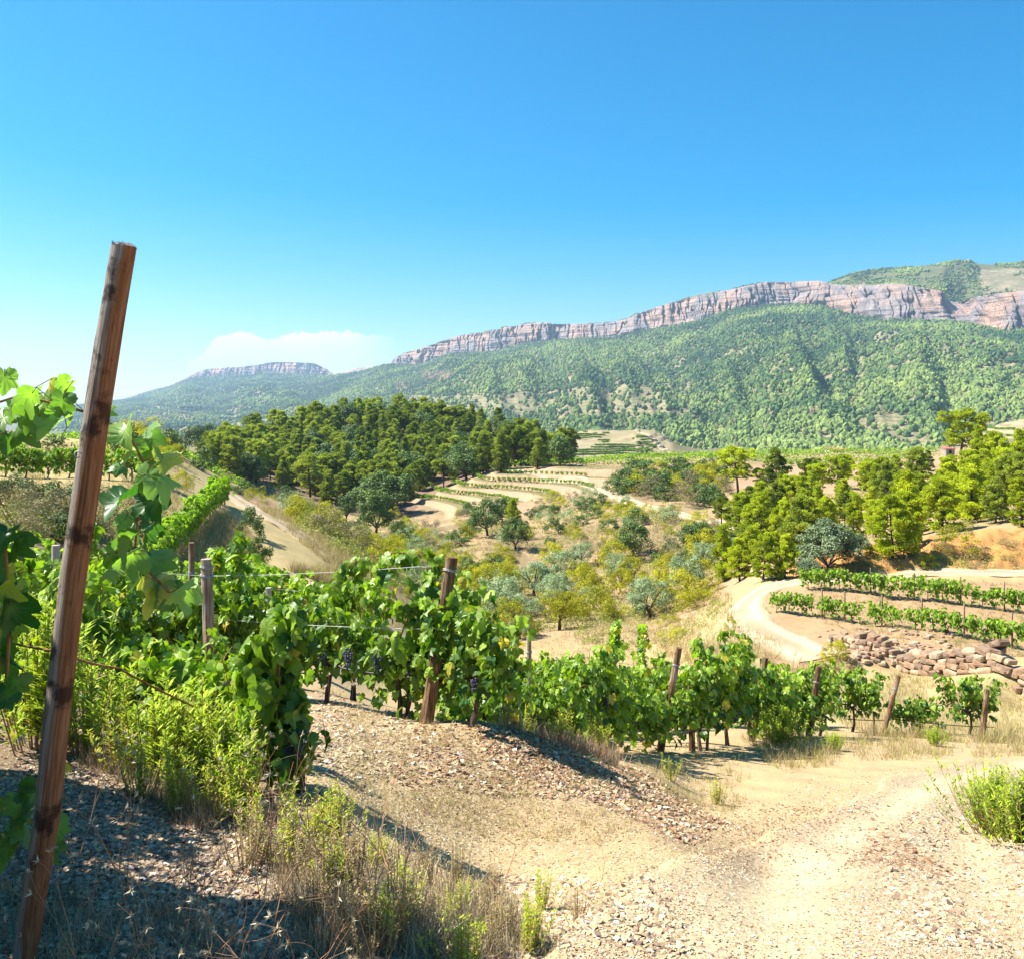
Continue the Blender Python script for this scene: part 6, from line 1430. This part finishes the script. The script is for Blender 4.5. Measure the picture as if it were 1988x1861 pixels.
grass('dry_grass', 'tall dry grass on the valley floor and round the hairpin', [
  (4600, [(1060, 1170), (1200, 1190), (1280, 1150), (1420, 1150), (1430, 1210), (1600, 1300), (1640, 1400), (1300, 1280), (1100, 1240)], 24, 85, .3, .6, .08),
  (3000, [(1620, 1280), (1988, 1360), (1988, 1480), (1700, 1450), (1600, 1380)], 19, 42, .2, .45, .18),
  (2500, [(1560, 1130), (1988, 1130), (1988, 1310), (1600, 1220)], 36, 56, .12, .28, .15),
  (3200, [(600, 1040), (950, 1090), (980, 1230), (1400, 1250), (1440, 1330), (1000, 1290), (700, 1200)], 30, 90, .3, .5, .15),
  (3500, [(880, 1000), (1200, 970), (1400, 1020), (1380, 1110), (1000, 1100), (880, 1060)], 80, 160, .3, .6, .25),
  (1800, [(980, 890), (1700, 880), (1800, 900), (1400, 935), (1180, 930)], 150, 270, .3, .6, .2)], m_grass, 32, 5)
grass('dry_grass', 'short straw-coloured grass beside the path and the road', [
  (2600, [(640, 1340), (960, 1400), (1200, 1480), (1450, 1520), (1200, 1640), (700, 1600)], 4, 14, .03, .09, .1),
  (1500, [(1430, 1430), (1988, 1430), (1988, 1470), (1700, 1475), (1520, 1500)], 11, 22, .10, .28, .2),
  (500, [(1230, 1450), (1430, 1440), (1480, 1520), (1400, 1600), (1280, 1540)], 7, 14, .04, .16, .15),
  (700, [(1750, 1560), (1988, 1620), (1988, 1861), (1820, 1861)], 3, 12, .03, .1, .1)], m_grass, 33, 7)
grass('ground_cover', 'tangle of reddish and straw-coloured dead weeds along the bottom of the path', [
  (1300, [(440, 1500), (640, 1560), (760, 1650), (1020, 1740), (1080, 1861), (560, 1861), (520, 1700)], 2.5, 6.5, .04, .14, .08),
  (900, [(560, 1700), (1000, 1760), (1000, 1861), (600, 1861)], 2.5, 4, .05, .16, .05),
  (350, [(0, 1700), (300, 1760), (560, 1861), (0, 1861)], 2.4, 4, .03, .12, .15),
  (900, [(130, 1420), (300, 1480), (440, 1560), (400, 1620), (160, 1480)], 3.6, 5.4, .06, .2, .2),
  (1500, [(960, 1380), (1200, 1470), (1190, 1500), (930, 1420)], 7, 11.5, .08, .25, .5)], m_dry, 34, 9)

# broad-leaved yellow-green weeds: upright leafy stems
def weed(seed, stems, h, spread, leaf, mat, name, nl=34, stem_r=.0025, yl=.1, tl=(.2, .9)):
    rs = np.random.default_rng(seed); root = empty(name); sb = B(); LP, D, T = [], [], []
    for i in range(stems):
        a = rs.uniform(0, 6.28); r = abs(rs.normal(0, .5)) * spread; hh = h * rs.uniform(.55, 1.1); p0 = np.array((math.cos(a) * r * .35, math.sin(a) * r * .35, 0)); p1 = np.array((math.cos(a) * r, math.sin(a) * r, hh)); pm = (p0 + p1) / 2 + (math.cos(a) * r * .12, math.sin(a) * r * .12, 0)
        tube(sb, [p0 - (0, 0, .03), pm, p1], [stem_r * 1.6, stem_r * 1.2, stem_r * .5], 4, .4, cap=False)
        t = rs.uniform(.12, 1, nl); q = (p0 * ((1 - t) ** 2)[:, None] + pm * (2 * t * (1 - t))[:, None] + p1 * (t ** 2)[:, None]); ph = rs.uniform(0, 6.28, nl)
        up_ = rs.uniform(.35, 1.1, nl); LP.append(q); D.append(np.stack([np.cos(ph), np.sin(ph), up_], -1)); base = rs.uniform(*tl); tt_ = np.stack([np.clip(base + rs.normal(0, .18, nl) + t * .2 - .1, 0, 1), np.where(rs.random(nl) < yl * (1.6 - t), rs.uniform(.4, 1, nl), 0), 0 * t], -1); T.append(tt_)
    LP, D, T = map(np.vstack, (LP, D, T)); Rm = orient(D, D * (1, 1, -.5) * (-1, -1, 1) + (0, 0, .8))
    V, Fc, c = scatter(LANCE[0], LANCE[1], LP, Rm, leaf * rs.uniform(.6, 1.2, len(LP)), T)
    obj('stem', sb.mesh('stem', m_dry), root); obj('foliage', mesh_np('foliage', V, Fc, mat, c), root); return root
WP = [weed(400 + i, 26, .60, .32, .065, m_weed, 'weed_plant', 40) for i in range(4)]
WD = [weed(430 + i, 30, .5, .34, .035, m_grass, 'weed_plant', 26, yl=.12, tl=(.0, .9)) for i in range(3)]
WY = [weed(410 + i, 22, .5, .32, .05, m_weed, 'weed_plant', 34, yl=.5, tl=(.4, 1)) for i in range(2)]
BR = [weed(420 + i, 110, .62, .50, .055, m_weed, 'broom_bush', 46, .002, yl=.03, tl=(.2, .8)) for i in range(2)]
def putw(proto, i, u, y, s_, label, group='yellow-green weeds on the left', cat='weed', name=None):
    x, yy = xy(u, y); return place(proto, i, (x, yy, h1(x, yy) - .01), rt.uniform(0, 6.28), s_, label, cat, group)
for i, (u, y, s_, lab) in enumerate([
 (70, 4.9, 1.35, 'tall yellow-green weed left of the tall leaning post'), (118, 5.3, 1.25, 'tall yellow-green weed directly behind the tall leaning post'), (45, 5.6, 1.3, 'leafy weed rising by the left edge behind the dark vine'), (165, 5.0, 1.0, 'bushy weed right behind the leaning post foot'),
 (240, 4.75, 1.0, 'pale weed clump between the leaning post and the tallest weed'), (300, 4.6, 1.2, 'tallest bright weed beside the shaded slope'), (345, 4.5, 1.15, 'bright weed with reddish base next to the tallest weed'), (390, 4.7, 1.2, 'fresh green weed below the wire-bound post'), (430, 4.5, 1.05, 'narrow green weed left of the drooping end vine'),
 (365, 5.1, 1.25, 'green weed behind the bright pair'), (470, 4.3, .85, 'small green weed at the right end of the clump'), (405, 4.1, .85, 'yellowing weed in front of the clump'), (330, 4.1, .8, 'orange-tinged weed at the shadow edge'), (270, 4.3, .75, 'short straw-tipped weed at the shadow edge'), (500, 3.9, .6, 'small dry-tipped weed under the drooping end vine'), (215, 5.5, 1.1, 'weed among the low left vines')]):
    putw(WY if i in (4, 9, 11, 12, 13, 14) else WP, i, u, y, s_ * (.92 if i < 4 else .74), lab)
for i, (u, y, s_, lab) in enumerate([(650, 4.3, .42, 'small green sprig at the edge of the bare path'), (632, 3.9, .5, 'small leafy sprout left of the bare path'), (1045, 3.9, .35, 'tiny plant in the middle of the dead weeds'), (560, 3.6, .55, 'low yellow-green plant above the dead weeds'), (690, 3.4, .55, 'yellow-green plant among the dead weeds'), (760, 3.1, .5, 'leafy plant at the bottom among reddish stems'), (480, 3.5, .5, 'plant half in shade left of the dead weeds'), (900, 2.95, .45, 'small plant at the bottom edge of the path'), (120, 2.45, .35, 'green sprout by the foot of the tall leaning post'), (1120, 3.6, .3, 'low greenish tuft beside the dirt road edge')]):
    putw(WD if i in (4, 5, 6, 8, 9) else WY, i, u, y, s_, lab, 'small weeds beside the path')
for i, (u, y, s_, lab) in enumerate([(1090, 9.5, .8, 'pale weed under the yellow-green vines'), (1150, 10.3, .85, 'grey-green weed at the end of the pale vines'), (1020, 9.0, .55, 'low weed below the string-tied vine'), (1165, 9.6, .7, 'weedy tuft on top of the spoil ridge'), (1390, 8.8, .5, 'thin straw weed on the bank above the road'), (1300, 9.3, .5, 'wispy weed in front of the roadside vines')]):
    putw(WY, i, u, y, s_, lab, 'weeds under the middle vines')
rw = np.random.default_rng(15); REG = [(460, 1540), (640, 1580), (760, 1680), (1000, 1760), (1060, 1850), (560, 1850), (500, 1700)]
for i in range(46):
    while True:
        u, v = rw.uniform(460, 1060), rw.uniform(1540, 1850)
        if inpoly(np.array([u]), np.array([v]), REG)[0]: break
    p = hit(u, v, 2.3)
    if p: place(WD if i % 4 else WY, i, p - Vector((0, 0, .01)), rw.uniform(0, 6.28), rw.uniform(.22, .45), 'one of the small straw-tipped weeds crowding the bottom bank', 'weed', 'small weeds crowding the bottom bank')
putw(BR, 0, 1522, 14.8, 1.0, 'bright feathery broom bush in front of the roadside vines', 'broom bushes', 'broom bush')
putw(BR, 1, 1935, 7.9, .95, 'large yellow-green broom bush on the road edge at the right', 'broom bushes', 'broom bush')
putw(BR, 0, 1990, 7.4, .95, 'broom bush cut by the right edge beside the larger one', 'broom bushes', 'broom bush')
putw(BR, 1, 1620, 14.6, .45, 'low sprawling broom right of the bright feathery one', 'broom bushes', 'broom bush')
putw(BR, 1, 1815, 17.4, .55, 'low grassy tuft on the verge of the road bend', 'broom bushes', 'broom bush')

# dry stalks with star-shaped seed heads
STAR_T = (np.array([(0, -.16, 0), (0, .16, 0), (0, 0, 1.)]), np.array([(0, 1, 2)]))
def stalk(seed):
    rs = np.random.default_rng(seed); random.seed(seed); b = B(); heads = []
    def branch(p, d, ln, r, dep):
        n = 5; pts = [p]; q = p.copy(); dd = d.copy()
        for i in range(n): dd = dd + rs.normal(0, .12, 3); dd /= np.linalg.norm(dd); q = q + dd * ln / n; pts.append(q.copy())
        tube(b, pts, np.linspace(r, r * .6, n + 1), 4, float(rs.uniform(.35, .9)), cap=False)
        if dep == 0: heads.append((q, dd)); return
        for k in range(rs.integers(2, 4)):
            i = rs.integers(2, n + 1); s_ = rs.normal(0, .6, 3); branch(pts[i].copy(), dd + s_ + (0, 0, .15), ln * rs.uniform(.35, .7), r * .65, dep - 1)
    for k in range(rs.integers(1, 3)): branch(np.array((0, 0, -.02)) + rs.normal(0, .02, 3) * (1, 1, 0), np.array((rs.normal(0, .35), rs.normal(0, .3), 1.)), rs.uniform(.28, .42), .0019, 2)
    root = empty('dry_stalk'); obj('stem', b.mesh('stem', m_dry), root)
    for q, dd in heads:
        hb = B()
        m = 9; dirs = dd + rs.normal(0, .75, (m, 3)); o = orient(dirs, rs.normal(0, 1, (m, 3))); Rm = np.stack([o[:, :, 0], o[:, :, 2], o[:, :, 1]], -1)
        v, f, c = scatter(STAR_T[0], STAR_T[1], np.tile(q * 0, (m, 1)), Rm, rs.uniform(.010, .020, m), np.tile((.85, 0, 0), (m, 1))); hb.add(v, f, c)
        obj('seed_head', hb.mesh('seed_head', m_dry), root, tuple(q))
    return root
SK = [stalk(500 + i) for i in range(8)]
rs_ = np.random.default_rng(77)
for i, (u, y) in enumerate([(60, 2.5), (130, 2.6), (175, 2.5), (240, 2.75), (300, 2.6), (350, 2.8), (400, 2.7), (440, 2.55), (480, 2.75), (520, 2.65), (570, 2.7), (610, 2.8), (260, 3.0), (420, 3.1), (510, 3.1), (650, 2.9), (90, 2.9), (20, 2.6), (700, 3.2), (590, 3.3), (540, 3.7), (620, 3.8), (800, 3.0), (870, 3.3), (330, 2.45), (200, 2.45), (460, 3.4), (660, 3.6), (740, 2.8), (380, 2.45), (950, 3.4), (1110, 3.6), (500, 2.45), (145, 3.3), (560, 4.1), (600, 4.4)]):
    x, yy = xy(u, y); side = 'in the shaded slope' if u < 500 else 'on the sunny side of the shade'
    place(SK, i, (x, yy, h1(x, yy)), rs_.uniform(0, 6.28), rs_.uniform(.7, 1.15), 'dry stalk with star-shaped heads ' + side, 'dry stalk', 'dry stalks with seed heads' + (' in shade' if u < 500 else ' in sun'))
# young leafy sprays sticking up above the vine rows keep the outline ragged
def topshoots():
    rs = np.random.default_rng(64)
    for j, (u, y, v0, v1, lab) in enumerate([(440, 9.3, 1150, 1028, 'tall leafy shoot sticking up left of the arching shoot'), (405, 9.5, 1120, 1065, 'short leafy shoot above the wire-bound post'), (1178, 13.8, 1260, 1200, 'leafy shoot rising above the pale vines right of the slim post'), (1245, 14.5, 1270, 1212, 'curved leafy shoot left of the middle leaning post'), (1372, 13.4, 1300, 1240, 'leafy plume beside the middle leaning post'), (1695, 19.8, 1370, 1325, 'slender shoot on top of the separate bushy vines'), (165, 9.6, 1100, 1005, 'thin pale shoot behind the tall leaning post'), (1500, 15.9, 1310, 1285, 'leafy tuft above the right leaning post')]):
        x, yy = xy(u, y); z1_ = EYE - (v1 - V0) / F * y; z0_ = h1(x, yy); root = empty('grape_vine', (x, yy, z0_)); tag(root, lab, 'grape vine', gN)
        hh = z1_ - z0_; bend = rs.uniform(-.15, .15); b = B(); tube(b, [(0, 0, -.05), (.02, 0, .3), (0, .02, .6)], [.024, .02, .016], 6, .5); obj('trunk', b.mesh('trunk', m_bark), root)
        cb = B(); tube(cb, [(0, .02, .6), (bend * .5, 0, (hh + .6) / 2), (bend, 0, hh)], [.006, .005, .002], 5, .5); obj('cane', cb.mesh('cane', m_cane), root)
        n = 110; t = rs.random(n) ** .8; q = np.stack([np.interp(t, [0, .5, 1], [0, bend * .5, bend]) + rs.normal(0, .07, n) * (1.3 - t), rs.normal(0, .06, n), .55 + t * (hh - .55)], -1)
        V, Fc, c = leaves(q, .105, rs, LEAF_LO, None, (.4, 1.3), np.stack([np.clip(rs.normal(.55, .25, n), 0, 1), np.where(rs.random(n) < .05, .7, 0), 0 * t], -1)); obj('foliage', mesh_np('foliage', V, Fc, m_vine, c), root)
topshoots()
# remove prototypes that found no place
for lst in list(VPROTO.values()) + list(TP.values()) + [WP, WY, WD, BR, SK]:
    for o in lst:
        if o.name not in USED:
            for ch in list(o.children): bpy.data.objects.remove(ch, do_unlink=True)
            bpy.data.objects.remove(o, do_unlink=True)

# labels shared by several things: tell them apart by their order across the slope
def relabel():
    by = {}
    for o in C.objects:
        if o.parent is None and 'label' in o and 'category' in o: by.setdefault(o['label'], []).append(o)
    for lab, os_ in by.items():
        if len(os_) < 2 or len(os_) > 99: continue
        os_.sort(key=lambda o: o.location.x / max(o.location.y, .5))
        for i, o in enumerate(os_):
            base_ = lab.replace('one of the ', 'of the ') if lab.startswith('one of the') else 'of those: ' + lab
            if lab.startswith('one of the'): o['label'] = '%s from the left %s' % (ordn(i), base_)
            else: o['label'] = '%s, %s from the left' % (lab, ordn(i))
relabel()

print('LONG', sorted({o['label'] for o in C.objects if 'label' in o and len(o['label'].replace('-', ' ').split()) > 15})[:12])
# ------------------------------------------------------------------ the air
def haze():
    b = B(); box(b, -9000, 9000, -600, 7600, -400, 530)
    m, nt = newmat('haze'); pv = N(nt, 'ShaderNodeVolumePrincipled'); pv.inputs['Color'].default_value = (.55, .78, 1, 1); pv.inputs['Density'].default_value = 1.0e-4; pv.inputs['Anisotropy'].default_value = 0.3
    o = N(nt, 'ShaderNodeOutputMaterial'); L(nt, pv.outputs[0], o.inputs['Volume'])
    tag(obj('haze', b.mesh('haze', m)), kind='stuff', label='thin blue summer haze', cat='haze')
haze()
